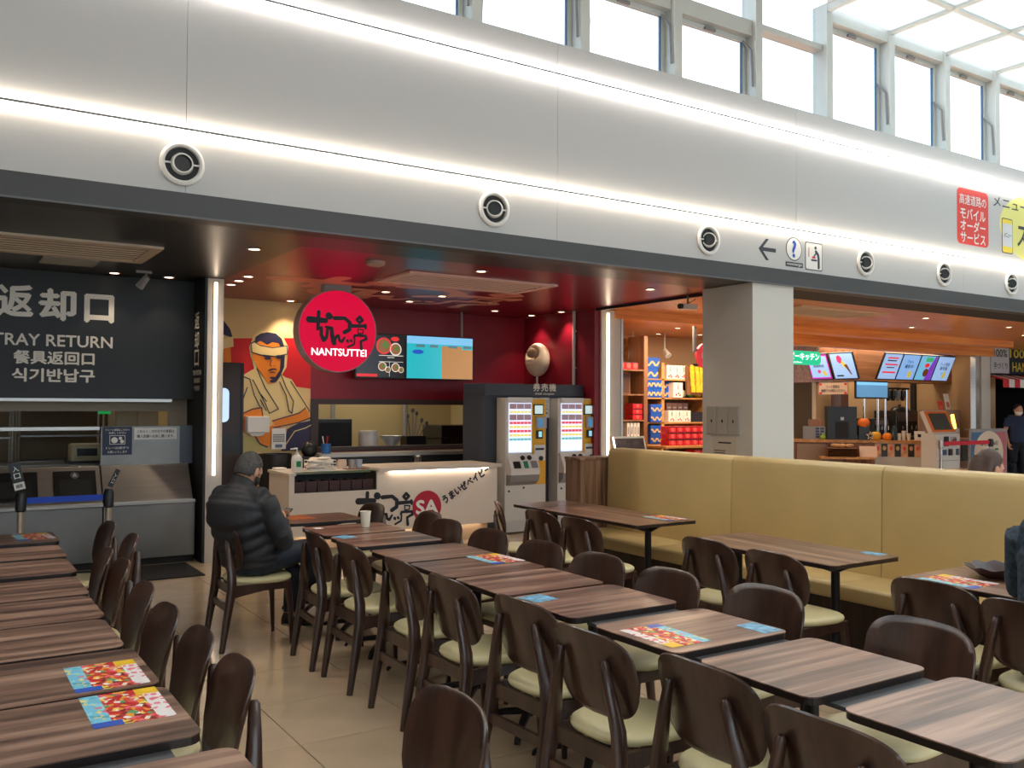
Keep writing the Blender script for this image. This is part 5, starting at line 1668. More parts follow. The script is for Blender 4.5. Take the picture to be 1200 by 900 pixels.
for k, (s, d, r, c, lb) in enumerate(((1.40, .2, .12, (240, 120, 30), 'round orange pumpkin toy on a dark base'), (1.62, .16, .105, (244, 180, 40), 'yellow pumpkin toy on the snack counter'), (1.83, .14, .09, (246, 140, 30), 'orange pumpkin toy at the right of the yellow one'))):
    t, p = on_counter('pumpkin_toy', lb, 'toy', s, d)
    if k == 0:
        G().obox(p + UZ * .14, cu_, -cn_, UZ, .1, .08, .14).build('base', M_BLACK, t)
        p = p + UZ * .24
    g = G()
    for q in range(6):
        a = q * pi / 3
        g.ball(p + Vector((cos(a) * r * .35, sin(a) * r * .35, r * .8)), r * .65, r * .65, r * .8, 10, 8)
    g.build('body', mat('pumpkin_%s' % ('abc'[k] * 2), c, .5), t, True)
    G().cyl(p + UZ * r * 1.5, p + UZ * r * 1.9, .015).build('stalk', mat('stalk_green', (70, 110, 50), .5), t)
t, p = on_counter('star_ornament', 'dark star ornament with pale outline on the snack counter', 'ornament', 1.50, .06)
st = [(.09 * (1 if q % 2 == 0 else .45) * sin(2 * pi * q / 10), .09 + .09 * (1 if q % 2 == 0 else .45) * cos(2 * pi * q / 10)) for q in range(10)][::-1]
G().prism(st, p, cu_, UZ, .02).build('star', mat('ornament_cream', (220, 200, 160), .5), t)
G().prism([(a * .6, .09 + (b - .09) * .6) for a, b in st], p + cn_ * .021 - cn_ * 0, cu_, UZ, .003).build('star_core', M_BLACK, t)
t, p = on_counter('dark_bottle', 'dark teal bottle right of the pumpkin toys', 'bottle', 1.97, .22)
G().lathe([(0, 0), (.06, 0), (.06, .2), (.03, .25), (.03, .29), (0, .29)], tuple(p), 16).build('bottle', mat('teal_glass', (30, 60, 70), .2), t, True)
for k, s in enumerate((2.07, 2.15, 2.24)):
    t, p = on_counter('paper_cup', ('pale paper cup by the dark teal bottle', 'white paper cup, taller one in the middle', 'clear cup nearest the tilted card on the snack counter')[k], 'cup', s, .2)
    G().lathe([(0, 0), (.03, 0), (.042, .14 + .05 * (k == 1)), (.036, .14 + .05 * (k == 1)), (.026, .01), (0, .01)], tuple(p), 16).build('cup', M_WPLAST, t, True)
t, p = on_counter('counter_card', 'white tilted card on the right end of the snack counter', 'card', 2.42, .1)
G().obox(p + UZ * .10, cu_, Vector((0, 0, 1)) - cn_ * .25, cn_, .10, .09, .006).build('card', M_PAPER, t)
G().obox(p + UZ * .10 + cn_ * .012, cu_, Vector((0, 0, 1)) - cn_ * .25, cn_, .04, .03, .004).build('print', M_INK, t)
# basket shelf in front of the counter
t = thing('basket_stand', 'low wooden stand before the snack counter holding a woven basket', 'stand', (14.95, 11.2, 0))
G().obox(cpt(1.0, -.3, .62), cu_, -cn_, UZ, .5, .18, .02).build('top', M_SHELF, t)
for s in (.55, 1.45):
    for dd in (-.42, -.2):
        G().obox(cpt(s, dd, .30), cu_, -cn_, UZ, .02, .02, .30).build('leg', M_SHELFD, t)
t = thing('woven_basket', 'brown woven basket with packets on the low stand', 'basket', tuple(cpt(.95, -.3, .64)), ang)
p = cpt(.9, -.3, .642)
g = G()
for z in range(6):
    g.loft([p - cu_ * .27 + UZ * (.012 + .03 * z), p + cu_ * .27 + UZ * (.012 + .03 * z)], [(.15 + .01 * z, .016)] * 2, 10)
g.build('weave', mat('wicker', (110, 70, 40), .6, noise=.3, nscale=30), t)
g = G()
for k in range(8):
    g.ball(p + cu_ * random.uniform(-.2, .2) + cn_ * random.uniform(-.08, .08) + UZ * .21, .07, .06, .04, 8, 6)
o = g.build('packets', mat('packet_tan', (200, 150, 100), .5), t, True)
o['kind'] = 'stuff'
t = thing('poster_card', 'dark framed picture card behind the woven basket', 'card', tuple(cpt(.95, -.06, .64)), ang)
G().obox(cpt(.9, -.05, .80), cu_, UZ, cn_, .22, .10, .006).build('card', mat('card_dark', (90, 70, 70), .4, noise=.4, nscale=12), t)
G().obox(cpt(.9, -.06, .70), cu_, UZ, cn_, .2, .06, .004).build('foot', M_SHELFD, t)
t = thing('plain_card', 'blank peach tilted card on the right end of the low stand', 'card', tuple(cpt(1.38, -.25, .64)), ang)
G().obox(cpt(1.40, -.28, .74), cu_, UZ - cn_ * .3, cn_, .16, .11, .006).build('card', mat('card_peach', (238, 206, 180), .5), t)
G().obox(cpt(1.40, -.2, .70), cu_, UZ, cn_, .02, .06, .03).build('prop', M_SHELFD, t)

# things behind the counter
t = thing('blue_monitor', 'blue monitor on two steel poles behind the snack counter', 'monitor', (15.9, 11.25, .95))
G().box(15.36, 16.40, 11.22, 11.26, 1.77, 2.13).build('case', M_BLACK, t, bevel=.006)
box('screen', mat('monitor_blue', (86, 140, 184), .2, emit=.75), 15.385, 16.375, 11.215, 11.22, 1.80, 2.10, t)
box('sky_band', MATS['screen_sky'], 15.385, 16.375, 11.212, 11.215, 2.04, 2.10, t)
for x in (15.68, 16.12):
    G().cyl((x, 11.26, .951), (x, 11.26, 1.80), .022, n=10).build('pole', M_CHROME, t, True)
t = thing('back_counter', 'dark rear counter with machines in the snack shop', 'counter', (17.3, 12.1, 0))
G().box(16.5, 18.85, 11.8, 12.55, 0, .95).build('body', mat('rear_dark_wood', (70, 56, 46), .5), t)
G().box(16.48, 18.87, 11.76, 12.55, .95, .98).build('top', M_STEELD, t)
for k, (x, wd, h, m, lb) in enumerate(((16.8, .55, .38, 'microwave_black', 'black microwave on the rear snack counter'), (17.6, .8, .55, 'espresso_dark', 'wide dark espresso machine on the rear snack counter'))):
    t = thing('rear_machine', lb, 'machine', (x + wd / 2, 12.1, .98))
    G().box(x, x + wd, 11.85, 12.4, .98, .98 + h).build('body', mat(m, (40, 38, 38), .35), t, bevel=.02)
    box('front_panel', M_STEELD, x + .05, x + wd - .05, 11.84, 11.85, 1.05 + h * .45, .95 + h, t)
    for q in range(4):
        G().cyl((x + wd * (.2 + .2 * q), 11.80, 1.12), (x + wd * (.2 + .2 * q), 11.80, 1.20), .02).build('nozzle', M_CHROME, t)
t = thing('dispenser_rack', 'dark hanging bottle rack between two steel poles', 'rack', (17.3, 11.9, 1))
for x in (17.0, 17.75):
    G().cyl((x, 11.7, .981), (x, 11.7, 2.0), .025, n=10).build('pole', M_CHROME, t, True)
box('bar', M_BLACKMET, 16.95, 17.8, 11.66, 11.74, 1.98, 2.02, t)
for k in range(4):
    G().lathe([(.0, 0), (.03, 0), (.06, .08), (.06, .22), (0, .22)], (17.1 + .17 * k, 11.7, 1.74), 12).build('bottle', M_GREY if k == 2 else M_BLACK, t, True)
    G().cyl((17.1 + .17 * k, 11.7, 1.95), (17.1 + .17 * k, 11.7, 1.99), .02).build('holder', M_BLACKMET, t)
t = thing('black_canister', 'black rounded canister on the espresso machine', 'lid', (18.0, 12.0, 1.53))
G().ball((17.95, 12.0, 1.535), .28, .15, .09, 16, 8).build('body', M_BLACK, t, True)
G().cyl((17.95, 12.0, 1.62), (17.95, 12.0, 1.66), .03).build('knob', M_BLACK, t)
t = thing('side_cabinet', 'beige side cabinet behind the order kiosk', 'cabinet', (18.3, 11.3, 0))
G().box(17.9, 18.6, 11.0, 11.5, 0, 1.55).build('body', mat('cabinet_taupe', (170, 140, 120), .5), t)
box('door', mat('cabinet_taupe_light', (178, 150, 130), .5), 17.93, 18.57, 10.99, 11.0, .1, 1.5, t)
for k, (x, h, m, lb) in enumerate(((17.96, .18, 'sign_red', 'small red topped holder on the beige side cabinet'), (18.2, .34, 'card_white', 'white tilted picture card on the beige side cabinet'))):
    t = thing('cabinet_card', lb, 'card', (x, 11.1, 1.55))
    G().obox((x + .08, 11.1, 1.55 + h / 2 + .01), (1, 0, 0), (-.2, .1, 1), (0, -1, .1), .09, h / 2, .006).build('card', mat(m, (238, 228, 216), .5), t)
    G().obox((x + .08, 11.09, 1.55 + h / 3), (1, 0, 0), (-.2, .1, 1), (0, -1, .1), .05, h / 6, .009).build('print', mat('print_orange', (214, 130, 90), .5), t)
t = thing('kitchen_opening', 'lit frame of the snack kitchen hatch by the white column', 'hatch', (15.3, 14.2, 1.6))
for a in ((14.9, 15.0), (16.05, 16.15)):
    box('jamb', M_SHELF, a[0], a[1], 14.5, 14.6, .9, 2.1, t)
box('head', M_SHELF, 14.9, 16.15, 14.5, 14.6, 2.1, 2.2, t)
box('shelf', M_STEELD, 15.0, 17.6, 14.6, 15.0, 1.5, 1.53, t)
box('shelf', M_STEELD, 15.0, 17.6, 14.6, 15.0, 1.85, 1.88, t)
t = thing('paper_sign', 'pale paper sign with red corners under the tilted screens', 'sign', (15.4, 11.75, 1.95))
g = Vector((0, -1, 0))
G().obox((15.32, 11.72, 1.97), g, UZ, (-1, 0, 0), .34, .115, .008).build('sheet', mat('sign_peach', (226, 190, 160), .5), t)
text('フード受取は', M_INK, t, (15.31, 11.72, 2.01), -UY, UZ, .32, .06, .01, center=True)
text('受渡口でお待ちください', M_INK, t, (15.31, 11.72, 1.93), -UY, UZ, .56, .06, .012, center=True)
for dy in (-.30, .30):
    for dz in (-.09, .09):
        G().obox((15.31, 11.72 + dy, 1.97 + dz), g, UZ, (-1, 0, 0), .03, .02, .003).build('red_corner', M_RED, t)
for dy in (-.25, .25):
    G().tube([(15.325, 11.72 + dy, 2.08), (15.40, 11.72 + dy, 2.10), (15.68, 11.72 + dy, 2.125)], .008).build('hanger', M_GREY, t)

# order kiosk
t = thing('order_kiosk', 'white order kiosk with an orange framed tilted screen', 'kiosk', (16.4, 10.0, 0))
G().box(16.02, 16.78, 9.95, 10.25, 0, 1.12).build('body', M_WHITE, t, bevel=.01)
kv = Vector((-.0, .42, .9)).normalized()
kn = Vector((0, -.9, .42)).normalized()
kc = Vector((16.38, 10.14, 1.32))
G().obox(kc, UX, kv, kn, .38, .23, .04).build('head', M_WHITE, t, bevel=.01)
G().obox(kc + kn * .042, UX, kv, kn, .36, .21, .006).build('orange_frame', mat('kiosk_orange', (226, 116, 40), .4), t)
G().obox(kc + kn * .049, UX, kv, kn, .28, .165, .003).build('screen', mat('kiosk_screen', (60, 74, 74), .15), t)
for x, z, a, b, m in ((16.32, .98, .06, .09, M_BLACK), (16.55, .98, .08, .08, M_CHROME), (16.25, .78, .06, .05, mat('fit_blue', (50, 70, 120), .4)), (16.45, .78, .05, .06, M_BLACK), (16.68, .78, .03, .06, MATS['fit_blue'])):
    G().box(x - a, x + a, 9.92, 9.95, z - b, z + b).build('fitting', m, t, bevel=.005)
box('door_line', M_GREY, 16.06, 16.74, 9.947, 9.95, .62, .63, t)
G().cyl((16.1, 9.94, .40), (16.1, 9.95, .40), .02).build('lock', M_BLACK, t)
G().cyl((16.74, 10.1, 1.11), (16.74, 10.1, 1.30), .03, n=12).build('lamp_holder', M_WPLAST, t)
t.location = (15.79, 9.62, 0)
t = thing('glow_lamp', 'glowing orange stick lamp right of the order kiosk', 'lamp', (16.95, 10.3, 1.2))
G().loft([(16.92, 10.12, 1.20), (16.84, 10.12, 1.46)], [.035, .03], 10).build('tube', mat('lamp_amber', (255, 180, 70), .4, emit=9, ecol=(255, 170, 60)), t, True)
G().box(16.84, 17.0, 10.06, 10.2, 0, 1.19).build('stand', M_WPLAST, t, bevel=.01)
t = thing('dark_bin', 'beige bin with a dark front between kiosk and standing sign', 'bin', (17.2, 10.2, 0))
G().box(17.05, 17.40, 10.1, 10.4, 0, 1.0).build('body', mat('bin_beige', (190, 164, 140), .5), t, bevel=.01)
box('front', M_BXK, 17.10, 17.32, 10.09, 10.1, .55, .95, t)
# red belt posts
for k, (x, y) in enumerate(((14.95, 9.2), (16.55, 9.2))):
    t = thing('belt_post', ('chrome post at the kiosk end of the red belt', 'chrome post at the standing sign end of the red belt')[k], 'belt post', (x, y, 0), 0, 'posts of the red belt')
    G().lathe([(0, 0), (.16, 0), (.15, .02), (0, .03)], (x, y, 0.001), 20).build('base', M_CHROME, t, True)
    G().cyl((x, y, .02), (x, y, .92), .03, n=14).build('post', M_CHROME, t, True)
    G().lathe([(.03, .88), (.045, .89), (.045, 1.02), (.0, 1.03)], (x, y, 0), 16).build('head', M_CHROME if k == 0 else M_BLACK, t, True)
    if k == 0:
        G().box(15.0, 16.5, 9.195, 9.205, .93, 1.0).build('belt', M_REDB, t)
# standing sign
t = thing('standing_sign', 'freestanding sign with a round cream poster and red green lettering', 'sign', (17.0, 9.5, 0))
G().prism([(16.30, 0), (17.62, 0), (17.62, 1.18), (16.36, 1.18)], (0, 9.48, 0), UX, UZ, -.03).build('frame', mat('sign_frame_grey', (150, 146, 146), .4), t)
G().prism([(16.34, .04), (17.58, .04), (17.58, 1.14), (16.40, 1.14)], (0, 9.478, 0), UX, UZ, .002).build('blue_sheet', mat('sign_sheet_blue', (70, 110, 150), .5), t)
G().prism([(17.0, .04), (17.58, .04), (17.58, 1.14), (17.2, 1.14)], (0, 9.4755, 0), UX, UZ, .001).build('rose_sheet', mat('sign_sheet_rose', (190, 100, 110), .5), t)
G().prism(circle(16.98, .74, .50, 40, .42), (0, 9.474, 0), UX, UZ, .001).build('cream_disc', mat('sign_cream', (226, 206, 184), .5), t)
text('海老名SAの', M_INK, t, (16.98, 9.472, .93), UX, UZ, .62, .10, .012, center=True)
for s, x, m in (('ポ', 16.70, M_RED), ('テ', 16.88, mat('sign_letter_green', (60, 120, 50), .5)), ('ク', 17.06, mat('sign_letter_orange', (220, 110, 40), .5)), ('ニ', 17.24, MATS['sign_letter_green'])):
    text(s, m, t, (x, 9.472, .74), UX, UZ, .15, .16, .03, center=True)
text('おいしさ自慢', M_INK, t, (16.98, 9.472, .57), UX, UZ, .5, .08, .012, center=True)
G().prism([(17.58, 0), (17.72, 0), (17.62, 1.18), (17.56, 1.18)], (0, 9.56, 0), UX, UZ, -.03).build('rear_leg', M_STEELD, t)
G().box(16.36, 17.62, 9.49, 9.60, 1.175, 1.20).build('hinge', M_GREY, t)

# ---- far stall with awning
struct(box('wall_stall_back', mat('stall_dark', (34, 34, 38), .6), 18.8, 24, 12.2, 12.3, 0, ZS))
struct(box('wall_stall_side', MATS['stall_dark'], 22.0, 22.1, 9.0, 12.2, 0, ZS))
t = thing('handmade_sign', 'white board reading 100% in black above the striped awning', 'sign', (19.2, 10.5, 2.6))
G().box(18.88, 19.60, 10.48, 10.52, 2.34, 2.95).build('board', mat('board_greyish', (196, 198, 206), .5), t)
text('100%', M_INK, t, (19.25, 10.477, 2.77), UX, UZ, .52, .16, .012, center=True)
text('手づくり', M_INK, t, (19.25, 10.477, 2.50), UX, UZ, .54, .14, .012, center=True)
t = thing('stall_sign', 'dark blue sign with yellow lettering at the edge of view', 'sign', (20.6, 10.6, 2.6))
G().box(19.62, 21.8, 10.6, 10.66, 2.32, 3.0).build('board', mat('board_navy', (24, 34, 56), .5), t)
box('blue_rim', mat('rim_blue', (40, 90, 150), .5), 19.62, 21.8, 10.59, 10.6, 2.96, 3.0, t)
M_YL = mat('letter_yellow', (230, 200, 60), .5)
text('100%', M_YL, t, (19.85, 10.597, 2.70), UX, UZ, .9, .18, .012)
text('HANDMADE', M_YL, t, (19.95, 10.597, 2.40), UX, UZ, 1.6, .20, .012)
aw = thing('striped_awning', 'red and white striped awning over the far dark stall', 'awning', (20.3, 10.3, 2.2))
for k in range(14):
    x = 18.82 + .215 * k
    G().prism([(0, 2.31), (-.42, 2.20), (-.42, 2.03), (-.40, 2.03), (-.40, 2.19), (0, 2.29)], (x, 10.6, 0), UY, UZ, .213).build('stripe', M_PAPER if k % 2 else mat('awning_red', (196, 24, 48), .6), aw)
box('support', M_BLACKMET, 18.82, 21.8, 10.6, 10.64, 2.26, 2.34, aw)
t = thing('stall_counter', 'dark stall counter below the striped awning', 'counter', (20.3, 11.2, 0))
G().box(19.35, 21.9, 11.0, 11.5, 0, 1.0).build('body', M_BLACK, t)
G().box(19.34, 21.95, 10.95, 11.5, 1.0, 1.03).build('top', M_DARK, t)

# ================================================================== DINING HALL FURNITURE
def se(a, e):
    c, s = cos(a), sin(a)
    return math.copysign(abs(c) ** (2 / e), c), math.copysign(abs(s) ** (2 / e), s)


def seat_builder():
    g = G()
    n = 36
    lv = [(.418, .93), (.424, .975), (.436, 1.0), (.448, .985), (.456, .93), (.461, .75), (.463, .4)]
    k0 = 0
    for z, s in lv:
        for j in range(n):
            a = 2 * pi * j / n
            x, y = se(a, 3.0)
            wdt = .205 + .02 * x
            g.v.append((.03 + .212 * x * s, wdt * y * s, z - .012 * (x > 0) * x * x * 0))
    for i in range(len(lv) - 1):
        for j in range(n):
            q = (j + 1) % n
            g.f.append((i * n + j, i * n + q, (i + 1) * n + q, (i + 1) * n + j))
    g.f.append(tuple(range(n))[::-1])
    g.f.append(tuple((len(lv) - 1) * n + j for j in range(n)))
    return g


def back_builder():
    """curved plywood back: outline superellipse, ends wrapped forward"""
    g = G()
    n, R = 40, 6
    th = .013

    def P(a, r, side, inset=0):
        x, y = se(a, 4.4)
        v = r * y
        u = r * x
        wdt = .224 * (1 - .16 * (v < 0) * abs(v) ** 1.5 - .04 * (v > 0) * v ** 3) - inset
        z = .658 + (.154 - inset) * v - .012 * max(v, 0) * u * u
        yy = wdt * u
        xx = -.180 - .035 * v + .042 * (yy / .222) ** 2
        return (xx + side * th / 2, yy, z)
    for side in (1, -1):
        for i in range(1, R + 1):
            for j in range(n):
                g.v.append(P(2 * pi * j / n, i / R, side, .003 if i == R else 0))
        g.v.append(P(0, 0, side))
    m = R * n + 1
    for b, flip in ((0, False), (m, True)):
        for i in range(R - 1):
            for j in range(n):
                q = (j + 1) % n
                f = (b + i * n + j, b + (i + 1) * n + j, b + (i + 1) * n + q, b + i * n + q)
                g.f.append(f[::-1] if flip else f)
        for j in range(n):
            q = (j + 1) % n
            f = (b + R * n, b + j, b + q)
            g.f.append(f[::-1] if flip else f)
    # edge
    k0 = len(g.v)
    for j in range(n):
        g.v.append(P(2 * pi * j / n, 1.0, 0, -.001))
    for j in range(n):
        q = (j + 1) % n
        a, b2 = (R - 1) * n + j, (R - 1) * n + q
        c, d2 = m + (R - 1) * n + j, m + (R - 1) * n + q
        g.f.append((a, k0 + j, k0 + q, b2))
        g.f.append((k0 + j, c, d2, k0 + q))
    return g


def make_chair(label, group):
    t = thing('dining_chair', label, 'chair', (0, 0, 0), 0, group)
    seat_builder().build('seat', M_CREAM, t, True, angle=60)
    back_builder().build('backrest', M_CHAIR, t, True, angle=50)
    for s in (-1, 1):
        G().loft([(-.252, s * .198, 0), (-.222, s * .196, .2), (-.190, s * .190, .40), (-.188, s * .180, .49), (-.200, s * .148, .62), (-.205, s * .122, .715), (-.205, s * .120, .726)],
                 [(.014, .017), (.018, .024), (.021, .031), (.020, .030), (.017, .022), (.014, .017), (.008, .009)], 10, ref=(1, 0, 0), power=.75).build('rear_leg', M_CHAIR, t, True)
        G().loft([(.212, s * .198, 0), (.20, s * .19, .25), (.186, s * .178, .42)], [(.011, .012), (.016, .018), (.02, .024)], 10, ref=(1, 0, 0), power=.75).build('front_leg', M_CHAIR, t, True)
    g = G()
    for s in (-1, 1):
        g.prism([(-.19, .34), (.02, .372), (.19, .372), (.19, .418), (-.19, .418)], (0, s * .182 + .011, 0), UX, UZ, .022)
    g.box(.165, .188, -.17, .17, .37, .418).box(-.195, -.172, -.17, .17, .36, .418)
    g.build('seat_frame', M_CHAIR, t)
    G().obox((-.209, 0, .275), UY, UZ, UX, .185, .022, .009).build('stretcher', M_CHAIR, t)
    return t


def make_table(kind, label, group):
    lx, ly = (.605, .488) if kind == 's' else (.62, 1.20)
    t = thing('dining_table', label, 'table', (0, 0, 0), 0, group)
    r = .045 if kind == 's' else .03
    G().prism(rrect(-lx / 2, lx / 2, -ly / 2, ly / 2, r), (0, 0, .716), UX, UY, .004).build('tabletop', M_TOP if kind == 's' else M_TOPY, t)
    G().prism(rrect(-lx / 2 + .001, lx / 2 - .001, -ly / 2 + .001, ly / 2 - .001, r), (0, 0, .694), UX, UY, .022).build('edge_band', M_TOPEDGE, t)
    ys = (0,) if kind == 's' else (-.38, .38)
    for y in ys:
        G().cyl((0, y, .05), (0, y, .66), .026, n=14).build('post', M_BLACKMET, t, True)
        g = G()
        for a in range(4):
            u = Vector((cos(pi / 4 + a * pi / 2), sin(pi / 4 + a * pi / 2), 0)) if kind == 's' else Vector((cos(a * pi / 2), sin(a * pi / 2), 0))
            L = .26 if kind == 's' else (.25 if a % 2 == 0 else .17)
            w_ = Vector((-u.y, u.x, 0))
            g.prism([(.02, .694), (L * .8, .694), (L * .8, .68), (.02, .625)], (0, y, 0) - w_ * .012 if False else Vector((0, y, 0)) - w_ * .012, u, UZ, -.024)
        g.build('top_bracket', M_BLACKMET, t)
        for a in range(4):
            u = Vector((cos(pi / 4 + a * pi / 2), sin(pi / 4 + a * pi / 2), 0))
            c = Vector((0, y, 0))
            G().loft([c + UZ * .075, c + u * .12 + UZ * .06, c + u * .24 + UZ * .035, c + u * .27 + UZ * .015, c + u * .275 + UZ * .001],
                     [(.022, .018), (.02, .016), (.018, .013), (.016, .012), (.015, .008)], 10, power=.7).build('foot', M_BLACKMET, t, True)
    return t


# --- tables
ORD = ('first', 'second', 'third', 'fourth', 'fifth', 'sixth', 'seventh', 'eighth', 'ninth', 'tenth')
GM, GL, GB = 'small tables of the middle row', 'small tables of the left row', 'tables along the mustard bench'
mid_far = [6.62, 6.24, 5.70, 5.05, 4.53, 4.02, 3.495, 2.88, 2.295, 1.71]
extra = {0: 'with an orange paper and the seated man', 1: 'carrying the white paper cup', 2: 'with a small blue card at its edge',
         3: 'bare walnut top', 4: 'with a festival sheet on its far corner', 5: 'bare, touching the table with the far corner sheet',
         6: 'with a small blue card at its near corner', 7: 'with both a festival sheet and a blue card', 8: 'bare pale shining top', 9: 'bare pale top, nearest the lower right corner'}
protoS = None
mid_tables = []
for i, yf in enumerate(mid_far):
    lb = '%s middle row table from the shop, %s' % (ORD[i], extra[i])
    x, y = 2.25 + .3025, yf - .25
    if i == 0:
        y = 6.715
    if protoS is None:
        protoS = make_table('s', lb, GM)
        protoS.location = (x, y, 0)
        o = protoS
    else:
        o = dup(protoS, (x, y, 0), 0, lb, GM)
    mid_tables.append(o)
left = [(.728, 6.41), (.694, 5.755), (.676, 5.19), (.648, 4.57), (.634, 4.04), (.620, 3.52), (.635, 2.99), (.636, 2.475), (.68, 1.86)]
lex = ['with a festival sheet, before the blue belt', 'bare, behind a dark gap', 'bare, between two dark gaps', 'bare, above the long grey gap', 'bare, fifth plank like top', 'bare, right behind the first sheet table',
       'with the farther of two bright festival sheets', 'with the nearer of two bright festival sheets', 'at the bottom edge of the view']
left_tables = []
for i, (xr, yn) in enumerate(left):
    left_tables.append(dup(protoS, (xr - .3025, yn + .25, 0), 0, '%s left row table from the steel counter, %s' % (ORD[i], lex[i]), GL))
o = dup(protoS, (4.70, 6.535, 0), 0, 'small table at the far end of the bench, beside the ticket machines', GB)
protoB = make_table('b', 'long table at the far part of the bench, nearest the wooden end panel', GB)
protoB.location = (4.70, 5.68, 0)
dup(protoB, (4.525, 3.83, 0), 0, 'long table in the middle of the bench, with a blue card', GB)
dup(protoB, (4.56, 2.25, 0), 0, 'long table of the bench before the person in a dark shirt', GB)
dup(protoS, (12.4, 7.25, 0), 0, 'brown table far behind the bench at the right edge of view', None)
# grey joining boards in gaps of the rows
def joining(tb, x0, x1, y0, y1):
    b = G().box(x0, x1, y0, y1, .68, .6935)
    b.build('joining_board', M_BOARD, tb)


for tb, y0, y1 in ((mid_tables[8], 2.26, 2.42), (mid_tables[9], 1.68, 1.84), (mid_tables[7], 2.85, 3.02), (mid_tables[4], 4.50, 4.58), (mid_tables[3], 5.02, 5.23)):
    ROOTM[tb.name] = Matrix.Translation(tb.location)
    joining(tb, 2.34, 2.82, y0, y1)
for tb, xr, y0, y1 in ((left_tables[8], .68, 2.34, 2.50), (left_tables[4], .634, 4.52, 4.60), (left_tables[3], .60, 5.05, 5.21), (left_tables[2], .58, 5.67, 5.77), (left_tables[1], .56, 6.24, 6.43)):
    ROOTM[tb.name] = Matrix.Translation(tb.location)
    joining(tb, xr - .58, xr - .13, y0, y1)

# --- chairs
CL_, CR_, CW_, CB_ = 'chairs on the aisle side of the middle row', 'chairs on the bench side of the middle row', 'chairs along the left table row', 'chairs facing the mustard bench'
proto = make_chair('dark brown chair carrying the man in the black jacket', CL_)
proto.location = (1.86, 6.08, 0)
man_chair = proto
aisle = [(2.22, 5.39), (2.23, 4.87), (2.24, 4.22), (2.22, 3.68), (2.25, 3.12), (2.17, 2.57), (2.22, 2.05), (2.13, 1.52)]
for i, (x, y) in enumerate(aisle):
    dup(proto, (x, y, 0), radians(random.uniform(-3, 3)), '%s brown chair after the seated man, aisle side of the middle row' % ORD[i], CL_)
bench_side = [(2.83, 6.66), (2.95, 5.93), (2.835, 5.45), (2.835, 4.88), (2.83, 4.30), (2.84, 3.78), (2.845, 3.25), (2.92, 2.72), (2.92, 1.99)]
for i, (x, y) in enumerate(bench_side):
    dup(proto, (x, y, 0), pi + radians(random.uniform(-3, 3)), '%s chair from the white counter on the bench side of the middle row' % ORD[i], CR_)
leftc = [(.84, 6.50), (.86, 5.82), (.64, 5.32), (.65, 4.90), (.625, 4.20), (.61, 3.69), (.625, 3.24), (.63, 2.80), (1.03, 2.16)]
lcx = ['farthest chair of the left row, standing pulled out by the steel counter', 'chair of the left row pulled out beside the rubber mat', 'third chair of the left row from the steel counter', 'fourth chair of the left row from the steel counter',
       'fifth chair of the left row from the steel counter', 'sixth chair of the left row from the steel counter', 'seventh chair of the left row, beside the farther bright sheet', 'eighth chair of the left row, beside the nearer bright sheet', 'lone chair back at the bottom of the view, pulled into the aisle']
for i, (x, y) in enumerate(leftc):
    dup(proto, (x, y, 0), pi + radians(random.uniform(-4, 4)), lcx[i], CW_)
bench_chairs = [(4.10, 6.18, -33), (4.08, 5.62, 0), (4.06, 5.12, 2), (4.12, 3.93, 0), (4.08, 3.38, -2), (4.06, 2.44, 0), (3.97, 1.95, -2)]
bcx = ['turned chair seen from the side at the far bench table', 'chair half hidden behind another at the far bench table', 'chair in front of the half hidden one at the far bench table',
       'first of two chairs at the middle bench table, nearer the shop', 'second of two chairs at the middle bench table, nearer the blue card', 'empty chair at the bench table with the dark plate', 'chair carrying the person in the dark patterned shirt']
for (x, y, a), lb in zip(bench_chairs, bcx):
    dup(proto, (x, y, 0), radians(a), lb, CB_)

# --- mustard bench
bn = thing('bench', 'long mustard vinyl bench with tall back along the right side', 'bench', (5.5, 3.0, 0))
edges = [6.74, 6.53, 5.16, 3.79, 2.42, 1.05, -.32]
edges = [6.74, 5.16, 3.79, 2.42, 1.05, -.32]
for a, b in zip(edges[1:], edges):
    prof = [(.02, .40), (-.02, .42), (-.005, 1.12), (.005, 1.17), (.03, 1.192), (.06, 1.197), (.16, 1.197), (.175, 1.18), (.175, .40)]
    P = [(5.47 + x, z) for x, z in prof]
    G().prism(P, (0, b - .0015, 0), UX, UZ, b - a - .003).build('back_cushion', M_BENCH, bn, True, bevel=.008, angle=35)
off = [6.74, 5.6, 4.9, 3.8, 2.7, 1.6, .5, -.32]
for a, b in zip(off[1:], off):
    prof = [(5.01, .345), (5.0, .36), (5.0, .43), (5.015, .447), (5.05, .453), (5.47, .445), (5.5, .44), (5.5, .345)]
    G().prism(prof, (0, b - .0015, 0), UX, UZ, b - a - .003).build('seat_cushion', M_BENCH, bn, True, bevel=.006, angle=35)
    prof2 = [(11.29 - x, z) for x, z in prof][::-1]
    G().prism(prof2, (0, b - .0015, 0), UX, UZ, b - a - .003).build('rear_seat_cushion', M_BENCH, bn)
G().box(5.13, 6.16, -.32, 6.74, 0, .345).build('plinth', wood('dark_wood_plinth', [(52, 38, 34), (66, 48, 42), (78, 58, 50)], .5, 'Z', .5), bn)
t = thing('bench_end_panel', 'walnut boxed end panel closing the far end of the bench', 'panel', (5.4, 6.88, 0))
G().box(5.16, 5.68, 6.765, 7.0, 0, 1.085).build('body', M_WOODV, t)
G().box(5.15, 5.69, 6.755, 7.01, 1.085, 1.11).build('cap', M_WOODV, t, bevel=.004)

